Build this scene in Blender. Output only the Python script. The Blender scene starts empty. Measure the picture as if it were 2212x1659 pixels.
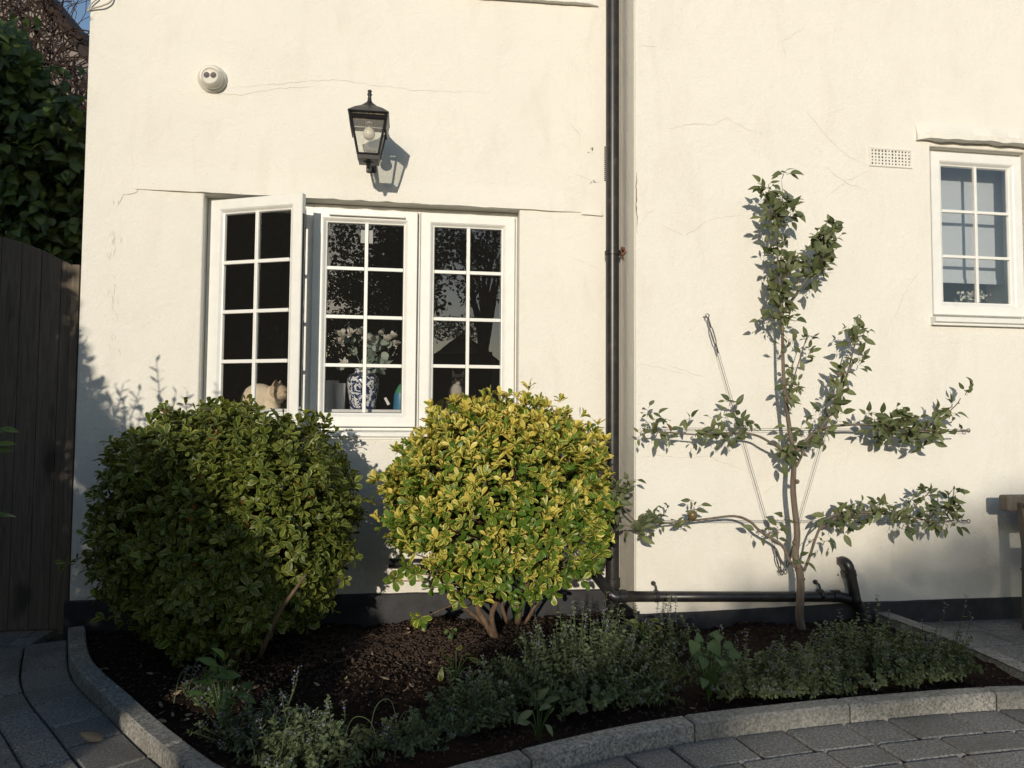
import bpy, bmesh, math, random
import numpy as np
from mathutils import Vector, Matrix, noise
random.seed(7); rng = np.random.default_rng(7)
SC = bpy.context.scene; COL = SC.collection
R = math.radians
# ---------------------------------------------------------------- camera
F = 1560.; CX = 1106.; CY = 829.5; H = 1.06; D = 3.8
YAW, PITCH, ROLL = R(8.4), R(2.7), R(0.4)
fw = np.array([math.sin(YAW)*math.cos(PITCH), math.cos(YAW)*math.cos(PITCH), math.sin(PITCH)])
_r = np.cross(fw, [0, 0, 1]); _r /= np.linalg.norm(_r); _u = np.cross(_r, fw)
rt = _r*math.cos(ROLL)+_u*math.sin(ROLL); upv = -_r*math.sin(ROLL)+_u*math.cos(ROLL)
CAM = np.array([0, -D, H])
cd = bpy.data.cameras.new('camera'); cam = bpy.data.objects.new('camera', cd); COL.objects.link(cam)
cam.matrix_world = Matrix(((rt[0], upv[0], -fw[0], CAM[0]), (rt[1], upv[1], -fw[1], CAM[1]), (rt[2], upv[2], -fw[2], CAM[2]), (0, 0, 0, 1)))
cd.sensor_width = 36; cd.lens = F/2212*36; cd.clip_end = 500; cd.clip_start = 0.02
SC.camera = cam
# ---------------------------------------------------------------- sky, sun, exposure
SX, SZ = 0.30, 0.23                      # sun offset per metre away from the wall
sdir = Vector((-SX, -1, SZ)).normalized()
elev = math.asin(sdir.z); azi = math.atan2(sdir.x, sdir.y)
w = bpy.data.worlds.new('World'); SC.world = w; w.use_nodes = True
nt = w.node_tree; bg = nt.nodes['Background']; sk = nt.nodes.new('ShaderNodeTexSky')
sk.sky_type = 'NISHITA'; sk.sun_disc = False; sk.sun_elevation = elev; sk.sun_rotation = azi
sk.air_density = 1.0; sk.dust_density = 0.6; sk.ozone_density = 1.5
nt.links.new(sk.outputs[0], bg.inputs[0]); bg.inputs[1].default_value = 0.15
sl = bpy.data.lights.new('sun', 'SUN'); so = bpy.data.objects.new('sun', sl); COL.objects.link(so)
sl.energy = 3.6; sl.angle = R(0.55); sl.color = (1.0, 0.897, 0.745)
so.rotation_euler = sdir.to_track_quat('Z', 'Y').to_euler()
so.location = (-6, -12, 8)
SC.view_settings.view_transform = 'Standard'; SC.view_settings.look = 'None'
SC.view_settings.exposure = -0.09; SC.view_settings.gamma = 1.0
SC.render.engine = 'CYCLES'
# ---------------------------------------------------------------- placing helpers (survey points of the photograph -> metres)
def ray(x, y): return fw+rt*(x-CX)/F-upv*(y-CY)/F
def W(x, y, Y=0.0): d = ray(x, y); return CAM+d*(Y-CAM[1])/d[1]
def G(x, y, Z=0.0): d = ray(x, y); return CAM+d*(Z-CAM[2])/d[2]
YR = -0.27                               # front of the projecting right-hand wall
# ---------------------------------------------------------------- materials
class NT:
    def __init__(s, name):
        s.m = bpy.data.materials.new(name); s.m.use_nodes = True
        s.t = s.m.node_tree; s.p = s.t.nodes['Principled BSDF']; s.out = s.t.nodes['Material Output']
    def n(s, k, **a):
        o = s.t.nodes.new('ShaderNode'+k)
        for q, v in a.items():
            if q.startswith('i_'):
                key = q[2:]; key = int(key) if key.isdigit() else key
                o.inputs[key].default_value = v
            else: setattr(o, q, v)
        return o
    def l(s, a, b): s.t.links.new(a, b)
    def coord(s, kind='Object', scale=(1, 1, 1)):
        c = s.n('TexCoord'); mp = s.n('Mapping'); mp.inputs['Scale'].default_value = scale
        s.l(c.outputs[kind], mp.inputs[0]); return mp.outputs[0]
    def noise(s, vec, scale, detail=6, rough=.55, dist=0):
        o = s.n('TexNoise'); o.inputs['Scale'].default_value = scale; o.inputs['Detail'].default_value = detail
        o.inputs['Roughness'].default_value = rough; o.inputs['Distortion'].default_value = dist
        s.l(vec, o.inputs['Vector']); return o.outputs[0]
    def ramp(s, fac, stops):
        o = s.n('ValToRGB'); e = o.color_ramp.elements
        while len(e) < len(stops): e.new(.5)
        for el, (p, c) in zip(e, stops):
            el.position = p; el.color = (*c, 1) if len(c) == 3 else c
        s.l(fac, o.inputs[0]); return o.outputs[0]
    def mix(s, fac, a, b, mode='MIX'):
        o = s.n('Mix', data_type='RGBA', blend_type=mode)
        for v, i in ((fac, 0), (a, 6), (b, 7)):
            if isinstance(v, (int, float)): o.inputs[i].default_value = v
            elif isinstance(v, tuple): o.inputs[i].default_value = (*v, 1)
            else: s.l(v, o.inputs[i])
        return o.outputs[2]
    def math(s, op, a, b=0.0):
        o = s.n('Math', operation=op)
        for v, i in ((a, 0), (b, 1)):
            if isinstance(v, (int, float)): o.inputs[i].default_value = v
            else: s.l(v, o.inputs[i])
        return o.outputs[0]
    def bump(s, hs, strength, dist):
        o = s.n('Bump'); o.inputs['Strength'].default_value = strength; o.inputs['Distance'].default_value = dist
        s.l(hs, o.inputs['Height']); s.l(o.outputs[0], s.p.inputs['Normal']); return o
    def base(s, c):
        if isinstance(c, tuple): s.p.inputs['Base Color'].default_value = (*c, 1)
        else: s.l(c, s.p.inputs['Base Color'])
    def rough(s, v, spec=None):
        s.p.inputs['Roughness'].default_value = v
        if spec is not None: s.p.inputs['Specular IOR Level'].default_value = spec

def simple(name, c, rough=.5, var=.12, scale=30, bump=0.0, bscale=200, metal=0, spec=.5):
    m = NT(name); v = m.coord()
    n = m.noise(v, scale)
    m.base(m.ramp(n, [(.25, tuple(x*(1-var) for x in c)), (.75, tuple(min(1, x*(1+var)) for x in c))]))
    m.rough(rough, spec); m.p.inputs['Metallic'].default_value = metal
    if bump: m.bump(m.noise(v, bscale, 4), bump, .002)
    return m.m

def stucco(name, c, grime=(.55, .49, .40)):
    m = NT(name); v = m.coord()
    big = m.noise(v, 1.3, 5, .6); mid = m.noise(m.coord('Object', (1, 1, .35)), 6, 7, .65, .6)
    col = m.ramp(big, [(.3, tuple(x*.95 for x in c)), (.7, c)])
    col = m.mix(m.ramp(mid, [(.52, (0, 0, 0)), (.80, (.26, .26, .26))]), col, grime)
    # rain splash dirt just above the plinth
    sp = m.n('SeparateXYZ'); m.l(v, sp.inputs[0])
    low = m.n('MapRange', i_1=.75, i_2=.15, i_3=0.0, i_4=.45); m.l(sp.outputs[2], low.inputs[0])
    dn = m.math('MULTIPLY', low.outputs[0], m.noise(v, 9, 6, .65))
    col = m.mix(dn, col, (.52, .44, .33))
    spk = m.ramp(m.noise(v, 55, 2, .4), [(.22, (1, 1, 1)), (.25, (0, 0, 0))])
    col = m.mix(m.math('MULTIPLY', spk, .35), col, (.3, .26, .2))
    m.base(col); m.rough(.85, .25)
    fine = m.noise(v, 210, 3, .6); md = m.noise(v, 48, 6, .7); un = m.noise(v, 4, 5, .65, .8)
    h = m.math('ADD', m.math('MULTIPLY', fine, .45), m.math('ADD', m.math('MULTIPLY', md, .9), m.math('MULTIPLY', un, 1.7)))
    m.bump(h, .62, .008)
    return m.m
M = {}
M['stucco'] = stucco('cream_render', (.80, .78, .715))
M['stucco_ret'] = stucco('return_render', (.74, .715, .64))  # darker copy of the wall render for the side in grazing sun
M['plinth'] = simple('black_paint', (.022, .023, .027), .62, .5, 14, .5, 60)
M['upvc'] = simple('white_upvc', (.78, .78, .745), .38, .05, 14, .05, 120)
M['rubber'] = simple('rubber_seal', (.02, .02, .02), .5)
m = NT('black_pipe'); v = m.coord(); n1 = m.noise(v, 14, 8, .7)
m.base(m.ramp(n1, [(.42, (.013, .013, .015)), (.62, (.03, .028, .026)), (.78, (.10, .09, .075))])); m.rough(.36); m.bump(m.noise(v, 25, 3), .15, .002); M['blackpipe'] = m.m
M['lampiron'] = simple('black_iron', (.02, .02, .022), .42, .3, 40, .3, 90)
M['rust'] = simple('rusty_plaster', (.15, .075, .05), .9, .6, 60, .8, 120)
M['crack'] = simple('crack_line', (.46, .41, .34), .9, .2, 60)
M['scuff'] = simple('render_scuff', (.60, .57, .50), .9, .15, 60)
M['steel'] = simple('steel_wire', (.16, .15, .145), .4, .2, 80, metal=.8)
M['white_plastic'] = simple('white_plastic', (.66, .63, .56), .45, .06, 20)
M['lens'] = simple('lens_black', (.015, .012, .012), .45, .2, 60)
M['bulb'] = simple('bulb_glass', (.72, .69, .62), .25, .02, 20)
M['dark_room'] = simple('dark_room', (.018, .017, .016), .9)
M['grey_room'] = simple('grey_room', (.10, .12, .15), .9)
M['blind'] = simple('blind_cloth', (.40, .44, .47), .9, .04, 30, .2, 300)
M['insill'] = simple('inner_sill', (.55, .56, .54), .4, .05)
M['bark'] = None
def bark(name, a, b, sc=30):
    m = NT(name); v = m.coord('Object', (1, 1, .25)); n = m.noise(v, sc, 8, .7, .8)
    m.base(m.ramp(n, [(.3, a), (.7, b)])); m.rough(.8, .3); m.bump(n, .9, .006); return m.m
M['bark'] = bark('shrub_bark', (.07, .045, .03), (.24, .16, .10), 45)
M['apple_bark'] = bark('apple_bark', (.08, .065, .05), (.23, .185, .14), 40)
M['twig'] = bark('twig_bark', (.10, .07, .05), (.22, .16, .12), 60)
def wood(name, a, b, sc=9, rough=.75):
    m = NT(name); v = m.coord('Object', (6, 6, .35)); n = m.noise(v, sc, 8, .65, 1.5)
    k = m.noise(m.coord('Object', (1, 1, .5)), 5, 2, .4)
    c = m.ramp(n, [(.3, a), (.7, b)]); c = m.mix(m.ramp(k, [(.66, (0, 0, 0)), (.72, (.8, .8, .8))]), c, tuple(x*.4 for x in a))
    m.base(c); m.rough(rough, .3); m.bump(n, .4, .003); return m.m
M['fence'] = wood('weathered_fence', (.095, .074, .055), (.20, .158, .118))
M['bench'] = wood('bench_wood', (.08, .072, .06), (.16, .14, .115))
def leafmat(name, dark, light, edge=None, edge_amt=0.0, rough=.38, trans=.3, vein=.35, tcol=None, old=None):
    m = NT(name); a = m.n('Attribute', attribute_name='lf'); s = m.n('SeparateColor'); m.l(a.outputs['Color'], s.inputs[0])
    ac, al, rn = s.outputs[0], s.outputs[1], s.outputs[2]
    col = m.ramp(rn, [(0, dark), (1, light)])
    absac = m.math('ABSOLUTE', m.math('SUBTRACT', m.math('MULTIPLY', ac, 2), 1))
    v = m.coord(); nz = m.noise(v, 90, 3)
    mid = m.ramp(absac, [(0, (1, 1, 1)), (.10, (0, 0, 0))])
    col = m.mix(m.math('MULTIPLY', mid, vein), col, tuple(min(1, x*1.9+.02) for x in light))
    if edge:
        # yellow margin, its width differing from leaf to leaf
        e = m.math('ADD', m.math('ADD', absac, m.math('MULTIPLY', m.math('SUBTRACT', nz, .5), .8)), m.math('SUBTRACT', m.math('MULTIPLY', rn, edge_amt), edge_amt*.5+.12))
        col = m.mix(m.ramp(e, [(.40, (0, 0, 0)), (.62, (1, 1, 1))]), col, edge)
    if old:
        col = m.mix(m.ramp(rn, [(.965, (0, 0, 0)), (.975, (1, 1, 1))]), col, old)
    col = m.mix(m.math('MULTIPLY', nz, .3), col, dark)
    m.base(col); m.rough(rough, .45)
    tr = m.n('BsdfTranslucent'); tc = m.mix(1.0, col, tcol or (1.0, 1.0, .45), 'MULTIPLY'); m.l(tc, tr.inputs[0])
    ms = m.n('MixShader', i_0=trans); m.l(m.p.outputs[0], ms.inputs[1]); m.l(tr.outputs[0], ms.inputs[2]); m.l(ms.outputs[0], m.out.inputs[0])
    return m.m
M['leaf_green'] = leafmat('euonymus_green', (.035, .068, .012), (.16, .215, .036), (.36, .36, .07), .28, .42, .32, old=(.25, .10, .03))
M['leaf_gold'] = leafmat('euonymus_gold', (.075, .15, .018), (.22, .33, .045), (.80, .64, .15), 1.3, .40, .25)
M['leaf_apple'] = leafmat('apple_leaf', (.060, .080, .034), (.18, .205, .085), None, 0, .55, .25, old=(.16, .10, .04))
M['leaf_mint'] = leafmat('catmint_leaf', (.085, .12, .055), (.20, .245, .12), None, 0, .75, .2)
M['leaf_fresh'] = leafmat('fresh_leaf', (.06, .12, .03), (.15, .23, .06), None, 0, .45, .3)
M['leaf_weed'] = leafmat('weed_leaf', (.07, .12, .045), (.12, .18, .07), None, 0, .65, .25)
M['leaf_ivy'] = leafmat('climber_leaf', (.05, .08, .022), (.17, .23, .05), None, 0, .42, .25)
M['leaf_dark'] = leafmat('hedge_leaf', (.018, .034, .010), (.05, .075, .02), None, 0, .5, .15)
M['leaf_dry'] = leafmat('dry_leaf', (.22, .15, .09), (.42, .33, .22), None, 0, .7, .1, tcol=(1, .8, .5))
M['leaf_euc'] = leafmat('silk_leaf', (.16, .22, .18), (.30, .36, .30), None, 0, .6, .2)
M['petal'] = leafmat('silk_petal', (.60, .57, .51), (.76, .74, .68), None, 0, .7, .3, tcol=(1, .97, .92))
M['flower'] = leafmat('mauve_flower', (.20, .17, .32), (.38, .34, .52), None, 0, .7, .3, tcol=(.9, .85, 1))
def glassmat(name, tint=(1, 1, 1), k=3.2, haze=0.0):
    m = NT(name); t = m.t; fr = m.n('Fresnel', i_0=1.5); ge = m.n('NewGeometry')
    f = m.math('MULTIPLY', m.math('MULTIPLY', fr.outputs[0], k), m.math('SUBTRACT', 1.0, ge.outputs['Backfacing']))
    tr = m.n('BsdfTransparent'); tr.inputs[0].default_value = (*tint, 1)
    gl = m.n('BsdfGlossy'); gl.inputs['Roughness'].default_value = 0.0
    nz = m.noise(m.coord(), 2.2, 2); bp = m.n('Bump', i_0=.12, i_1=.004); m.l(nz, bp.inputs['Height']); m.l(bp.outputs[0], gl.inputs['Normal'])
    ms = m.n('MixShader'); m.l(f, ms.inputs[0]); m.l(tr.outputs[0], ms.inputs[1]); m.l(gl.outputs[0], ms.inputs[2]); res = ms.outputs[0]
    df = m.n('BsdfDiffuse'); df.inputs[0].default_value = (.8, .78, .72, 1)
    spk = m.ramp(m.noise(m.coord(), 75, 1, .3), [(.0, (haze*1.2,)*3), (.27, (haze,)*3)]) if not haze else None
    m2 = m.n('MixShader', i_0=max(haze, .006)); m.l(res, m2.inputs[1]); m.l(df.outputs[0], m2.inputs[2]); m.l(m2.outputs[0], m.out.inputs[0])
    return m.m
M['glass'] = glassmat('window_glass'); M['lampglass'] = glassmat('dusty_lamp_glass', (.93, .93, .9), 1.2, .16)
def stone(name, c, spk, scale=260, bump=.6):
    m = NT(name); v = m.coord(); n1 = m.noise(v, scale, 3, .7); n2 = m.noise(v, 6, 4, .6)
    a = m.n('Attribute', attribute_name='rnd')
    col = m.ramp(n1, [(.36, tuple(x*.35 for x in c)), (.5, c), (.68, spk)])
    col = m.mix(m.math('MULTIPLY', n2, .6), col, tuple(x*.55 for x in c))
    s = m.n('SeparateColor'); m.l(a.outputs['Color'], s.inputs[0])
    col = m.mix(m.math('MULTIPLY', s.outputs[0], .5), col, tuple(x*.45 for x in c))
    col = m.mix(m.ramp(m.noise(v, 3.1, 6, .65, .5), [(.50, (0, 0, 0)), (.72, (.6, .6, .6))]), col, (.085, .078, .055))
    m.base(col); m.rough(.8, .35); m.bump(n1, bump, .004); return m.m
M['kerb'] = stone('granite_kerb', (.34, .33, .30), (.62, .59, .53), 95, .8)
M['paver'] = stone('grey_paver', (.25, .243, .23), (.50, .49, .47), 120, .6)
M['joint'] = stone('joint_sand', (.03, .028, .025), (.07, .065, .06))
M['soil'] = None
m = NT('dark_soil'); v = m.coord(); n1 = m.noise(v, 70, 8, .75); n2 = m.noise(v, 8, 5, .6)
m.base(m.mix(n2, m.ramp(n1, [(.35, (.008, .005, .003)), (.7, (.055, .030, .018))]), (.022, .013, .009)))
m.rough(.95, .15); m.bump(m.math('ADD', n1, m.noise(v, 300, 2)), 1, .01); M['soil'] = m.m
M['mulch'] = simple('mulch_chip', (.06, .038, .026), .9, .6, 25)
m = NT('vase_china'); v = m.coord()
na = m.noise(v, 30, 2, .5, 1.6); nb = m.noise(v, 62, 2, .5, 1.2)
pat = m.math('MAXIMUM', m.ramp(na, [(.50, (0, 0, 0)), (.53, (1, 1, 1))]), m.ramp(nb, [(.59, (0, 0, 0)), (.63, (1, 1, 1))]))
m.base(m.mix(pat, (.66, .68, .68), (.022, .032, .10))); m.rough(.12); M['china'] = m.m
M['cream_fur'] = simple('cream_fur', (.66, .55, .40), .9, .12, 40, .9, 260)
m = NT('point_fur'); v = m.coord(); m.base(m.ramp(m.noise(v, 60, 4), [(.3, (.40, .29, .19)), (.7, (.60, .48, .34))])); m.rough(.9, .2); M['pt_fur'] = m.m
M['black_fur'] = simple('black_fur', (.022, .018, .016), .8, .3, 60, .8, 260)
M['white_fur'] = simple('white_fur', (.34, .31, .27), .9, .1, 60, .8, 260)
M['pink'] = simple('ear_pink', (.45, .24, .18), .8)
M['eye'] = simple('cat_eye', (.30, .20, .05), .1)
M['tissue'] = simple('white_card', (.62, .62, .60), .8, .04)
M['blue'] = simple('blue_label', (.03, .15, .26), .4, .05); M['green'] = simple('green_plastic', (.05, .22, .12), .4, .05)
M['sticker'] = simple('grey_sticker', (.30, .30, .29), .6, .03)
M['brick'] = simple('dark_render', (.24, .21, .19), .9, .3, 6, .6, 40)
M['roof'] = simple('roof_tile', (.045, .033, .03), .85, .4, 20, .8, 30)
M['creeper'] = bark('dead_creeper', (.022, .012, .010), (.085, .052, .042), 60)
M['cable'] = simple('beige_cable', (.45, .41, .34), .5)
m = NT('apple_skin'); v = m.coord(); m.base(m.ramp(m.noise(v, 18, 3), [(.4, (.13, .15, .05)), (.70, (.14, .08, .04))])); m.rough(.3); M['apple'] = m.m
# ---------------------------------------------------------------- mesh helpers
class MB:
    def __init__(s): s.v = []; s.f = []; s.rnd = None
    def add(s, vs, fs):
        o = len(s.v); s.v += [tuple(map(float, p)) for p in vs]; s.f += [tuple(i+o for i in f) for f in fs]; return s
    def box(s, x0, x1, y0, y1, z0, z1):
        return s.add([(x0, y0, z0), (x1, y0, z0), (x1, y1, z0), (x0, y1, z0), (x0, y0, z1), (x1, y0, z1), (x1, y1, z1), (x0, y1, z1)],
                     [(0, 3, 2, 1), (4, 5, 6, 7), (0, 1, 5, 4), (1, 2, 6, 5), (2, 3, 7, 6), (3, 0, 4, 7)])
    def tube(s, pts, rad, n=10, cap=True):
        pts = [Vector(p) for p in pts]; k = len(pts)
        rad = [rad]*k if isinstance(rad, (int, float)) else rad
        t0 = (pts[1]-pts[0]).normalized(); ref = Vector((0, 0, 1)) if abs(t0.z) < .9 else Vector((1, 0, 0))
        a = t0.cross(ref).normalized(); vs = []; fs = []
        for i, p in enumerate(pts):
            t = (pts[min(i+1, k-1)]-pts[max(i-1, 0)]).normalized()
            a = (a-t*a.dot(t)).normalized(); b = t.cross(a)
            for j in range(n):
                q = 2*math.pi*j/n; vs.append(p+(a*math.cos(q)+b*math.sin(q))*rad[i])
        for i in range(k-1):
            for j in range(n):
                fs.append((i*n+j, i*n+(j+1) % n, (i+1)*n+(j+1) % n, (i+1)*n+j))
        if cap: fs += [tuple(range(n))[::-1], tuple(range((k-1)*n, k*n))]
        return s.add(vs, fs)
    def lathe(s, prof, o=(0, 0, 0), axis=(0, 0, 1), n=32, cap=True):
        ax = Vector(axis).normalized(); a = ax.orthogonal().normalized(); b = ax.cross(a); o = Vector(o)
        vs = []; fs = []
        for r_, h_ in prof:
            for j in range(n):
                q = 2*math.pi*j/n; vs.append(o+ax*h_+(a*math.cos(q)+b*math.sin(q))*r_)
        for i in range(len(prof)-1):
            for j in range(n): fs.append((i*n+j, i*n+(j+1) % n, (i+1)*n+(j+1) % n, (i+1)*n+j))
        if cap: fs += [tuple(range(n))[::-1], tuple(range((len(prof)-1)*n, len(prof)*n))]
        return s.add(vs, fs)
    def prism(s, poly, y0, y1):       # poly in (x, z), extruded along y
        n = len(poly); vs = [(x, y0, z) for x, z in poly]+[(x, y1, z) for x, z in poly]
        return s.add(vs, [tuple(range(n)), tuple(range(2*n-1, n-1, -1))]+[(i, i+n, (i+1) % n+n, (i+1) % n) for i in range(n)])
    def frame(s, x0, x1, z0, z1, prof):   # mitred rectangular frame; prof = (inset, y) polyline, closed
        vs = []; fs = []; n = len(prof)
        for cx, cz in ((0, 0), (1, 0), (1, 1), (0, 1)):
            for i, y in prof: vs.append((x1-i if cx else x0+i, y, z1-i if cz else z0+i))
        for c in range(4):
            d = (c+1) % 4
            for k in range(n): fs.append((c*n+k, c*n+(k+1) % n, d*n+(k+1) % n, d*n+k))
        return s.add(vs, fs)
    def build(s, name, mat, parent=None, bevel=0, smooth=False, seg=2):
        me = bpy.data.meshes.new(name); me.from_pydata(s.v, [], s.f); me.update()
        if s.rnd is not None:
            a = me.color_attributes.new('rnd', 'FLOAT_COLOR', 'POINT')
            a.data.foreach_set('color', np.repeat(np.array(s.rnd), 4).astype(np.float32))
        bm = bmesh.new(); bm.from_mesh(me); bmesh.ops.recalc_face_normals(bm, faces=bm.faces); bm.to_mesh(me); bm.free()
        me.materials.append(mat); o = bpy.data.objects.new(name, me); COL.objects.link(o)
        if parent: o.parent = parent
        if smooth:
            me.polygons.foreach_set('use_smooth', [True]*len(me.polygons))
            if smooth == 'auto': me.set_sharp_from_angle(angle=R(40))
        if bevel:
            b = o.modifiers.new('bevel', 'BEVEL'); b.width = bevel; b.segments = seg; b.limit_method = 'ANGLE'; b.angle_limit = R(35)
        return o
def tag(o, label=None, cat=None, group=None, kind=None):
    if label: o['label'] = label
    if cat: o['category'] = cat
    if group: o['group'] = group
    if kind: o['kind'] = kind
    return o
def empty(name, loc, label, cat, group=None):
    o = bpy.data.objects.new(name, None); COL.objects.link(o); o.empty_display_size = .1
    o['base'] = list(map(float, loc))
    del o['base']; return tag(o, label, cat, group)
def nrm(a): return a/np.maximum(np.linalg.norm(a, axis=-1, keepdims=True), 1e-9)
PROF = {'obovate': [(0, .10), (.22, .42), (.5, .86), (.75, 1.0), (.92, .62), (1, .06)],
        'ovate': [(0, .12), (.15, .7), (.38, 1.0), (.65, .8), (.87, .38), (1, .03)],
        'lance': [(0, .15), (.25, .8), (.5, 1.0), (.75, .65), (1, .03)],
        'heart': [(0, .45), (.12, 1.0), (.35, 1.0), (.62, .72), (.85, .3), (1, .03)],
        'small': [(0, .2), (.35, 1.0), (.7, .75), (1, .05)],
        'round': [(0, .3), (.2, .85), (.5, 1.05), (.8, .8), (1, .2)]}
def leaves(name, pos, d, up, L, Wd, mat, parent=None, prof='ovate', fold=.25, curl=.25, rn=None, curlvar=.6):
    pos = np.asarray(pos, float); N = len(pos); d = nrm(np.asarray(d, float)); up = np.asarray(up, float)
    sd = nrm(np.cross(d, up)+1e-6); nn = np.cross(sd, d)
    L = np.broadcast_to(L, (N,)); Wd = np.broadcast_to(Wd, (N,)); st = PROF[prof]; S = len(st)
    if rn is None: rn = rng.random(N)
    cv = curl*(1+curlvar*rng.normal(size=N)); fv = fold*(1+.7*rng.normal(size=N)); tw = rng.normal(size=N)*.25
    V = np.zeros((N, S, 3, 3)); C = np.ones((N, S, 3, 4), np.float32)
    for i, (t, wd) in enumerate(st):
        off = -cv*t*t*L; c = pos+d*(t*L*(1-.2*np.abs(cv)*t))[:, None]+nn*off[:, None]
        for j, a in enumerate((-1, 0, 1)):
            sdt = sd*np.cos(tw*t)[:, None]+nn*np.sin(tw*t)[:, None]
            V[:, i, j] = c+sdt*(a*wd*Wd*.5)[:, None]+nn*(abs(a)*fv*wd*Wd*.5)[:, None]
            C[:, i, j, 0] = a*.5+.5; C[:, i, j, 1] = t; C[:, i, j, 2] = rn
    q = []
    for i in range(S-1):
        for j in range(2): q.append((i*3+j, i*3+j+1, (i+1)*3+j+1, (i+1)*3+j))
    q = np.array(q); Fc = (q[None]+(np.arange(N)*S*3)[:, None, None]).reshape(-1, 4)
    me = bpy.data.meshes.new(name); me.vertices.add(N*S*3); me.vertices.foreach_set('co', V.reshape(-1))
    nf = len(Fc); me.loops.add(nf*4); me.loops.foreach_set('vertex_index', Fc.reshape(-1).astype(np.int32))
    me.polygons.add(nf); me.polygons.foreach_set('loop_start', np.arange(0, nf*4, 4, dtype=np.int32))
    me.polygons.foreach_set('loop_total', np.full(nf, 4, np.int32)); me.polygons.foreach_set('use_smooth', np.ones(nf, bool))
    at = me.color_attributes.new('lf', 'FLOAT_COLOR', 'POINT'); at.data.foreach_set('color', C.reshape(-1))
    me.update(calc_edges=True); me.validate(); me.materials.append(mat)
    o = bpy.data.objects.new(name, me); COL.objects.link(o)
    if parent: o.parent = parent
    return o
def rdir(n): return nrm(rng.normal(size=(n, 3)))
def smooth_poly(pts, sub=5):
    P = [np.array(p, float) for p in pts]; P = [2*P[0]-P[1]]+P+[2*P[-1]-P[-2]]; out = []
    for i in range(1, len(P)-2):
        a, b, c, e = P[i-1:i+3]
        for k in range(sub):
            t = k/sub; out.append(.5*((2*b)+(-a+c)*t+(2*a-5*b+4*c-e)*t*t+(-a+3*b-3*c+e)*t**3))
    out.append(P[-2]); return out
# ================================================================ SETTING: ground, kerb, paving, soil
KZ = .06
inner_v = [(173, 1356), (198, 1421), (282, 1499), (352, 1560), (416, 1608), (496, 1659)]
inner_r = [(950, 1659), (1041, 1635), (1395, 1555), (1745, 1512), (2065, 1485), (2212, 1480)]
il = [G(a, b, KZ)[:2] for a, b in inner_v]; ir = [G(a, b, KZ)[:2] for a, b in inner_r]
il[0][1] = -.04
mid = [(il[-1]+ir[0])/2+np.array([-.02, -.16])]
tip = [ir[-1]+np.array([.35, -.03]), ir[-1]+np.array([.7, .03])]
front = smooth_poly(il+mid+ir+tip, 8)
bk = [G(2330, 1490, KZ)[:2], G(2212, 1449, KZ)[:2], G(2077, 1390, KZ)[:2], np.array([G(2060, 1382, KZ)[0]-.05, YR])]
back = smooth_poly([np.array(front[-1])+[.05, .06]]+bk, 6)
poly = front+back+[np.array([1.24, YR+.05]), np.array([1.24, 0.05]), np.array([-1.6, .05])]
def inside(x, y, pg=poly):
    c = False; n = len(pg); j = n-1
    for i in range(n):
        if (pg[i][1] > y) != (pg[j][1] > y) and x < (pg[j][0]-pg[i][0])*(y-pg[i][1])/(pg[j][1]-pg[i][1])+pg[i][0]: c = not c
        j = i
    return c
def offs(line, d):
    out = []
    for i, p in enumerate(line):
        a = line[max(i-1, 0)]; b = line[min(i+1, len(line)-1)]; t = np.array(b)-np.array(a); t = t/np.linalg.norm(t)
        out.append(np.array(p)+np.array([t[1], -t[0]])*d)
    return out
def resample(line, step_list):
    P = [np.array(p) for p in line]; s = [0]
    for i in range(1, len(P)): s.append(s[-1]+np.linalg.norm(P[i]-P[i-1]))
    def at(t):
        t = min(max(t, 0), s[-1]-1e-6); i = max(j for j in range(len(s)) if s[j] <= t); i = min(i, len(P)-2)
        u = (t-s[i])/(s[i+1]-s[i]); q = P[i]*(1-u)+P[i+1]*u; tt = P[i+1]-P[i]; return q, tt/np.linalg.norm(tt)
    return at, s[-1]
g = MB(); g.add([(-60, -90, -.035), (60, -90, -.035), (60, 60, -.035), (-60, 60, -.035)], [(0, 1, 2, 3)])
tag(g.build('ground', M['joint']), kind='structure')
def stones(mb, line, d0, d1, z0, z1, lens, gap, ch=.006, jit=0.0, start=0, rot=0):
    at, tot = resample(line, None); t = start; k = 0
    while t < tot-.02:
        ln = lens[k % len(lens)]*(1+random.uniform(-.03, .03)) if not callable(lens) else lens(k); e = min(t+ln, tot)
        sub = max(2, int((e-t)/.12)+1); dz = random.uniform(-jit, jit); rr = random.random(); vs = []; fs = []
        fr_ = [0, ch/(e-t)]+[q_/sub for q_ in range(1, sub)]+[1-ch/(e-t), 1]; sub = len(fr_)-1
        for i in range(sub+1):
            tt = t+gap/2+(e-t-gap)*fr_[i]; q, tg = at(tt); nn = np.array([tg[1], -tg[0]])
            endc = ch if i in (0, sub) else 0
            for dd, zz in ((d0, z0), (d0, z1-ch), (d0+ch, z1), (d1-ch, z1), (d1, z1-ch), (d1, z0)):
                p = q+nn*dd; vs.append((p[0], p[1], zz+dz-(endc if zz == z1 else 0)))
        for i in range(sub):
            for j in range(5): fs.append((i*6+j, i*6+j+1, (i+1)*6+j+1, (i+1)*6+j))
        fs += [tuple(range(6)), tuple(range(sub*6, sub*6+6))[::-1]]
        if mb.rnd is None: mb.rnd = []
        mb.add(vs, fs); mb.rnd += [rr]*len(vs); t = e; k += 1
kb = MB(); stones(kb, front, 0, .068, -.04, KZ, lambda k: .37 if k == 0 else .615, .007, .007, .002, start=0)
stones(kb, back[::-1], 0, -.068, -.04, KZ, [.6], .007, .007, .002)
tag(kb.build('kerb', M['kerb']), kind='structure')
pv = MB(); d = .072
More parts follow.
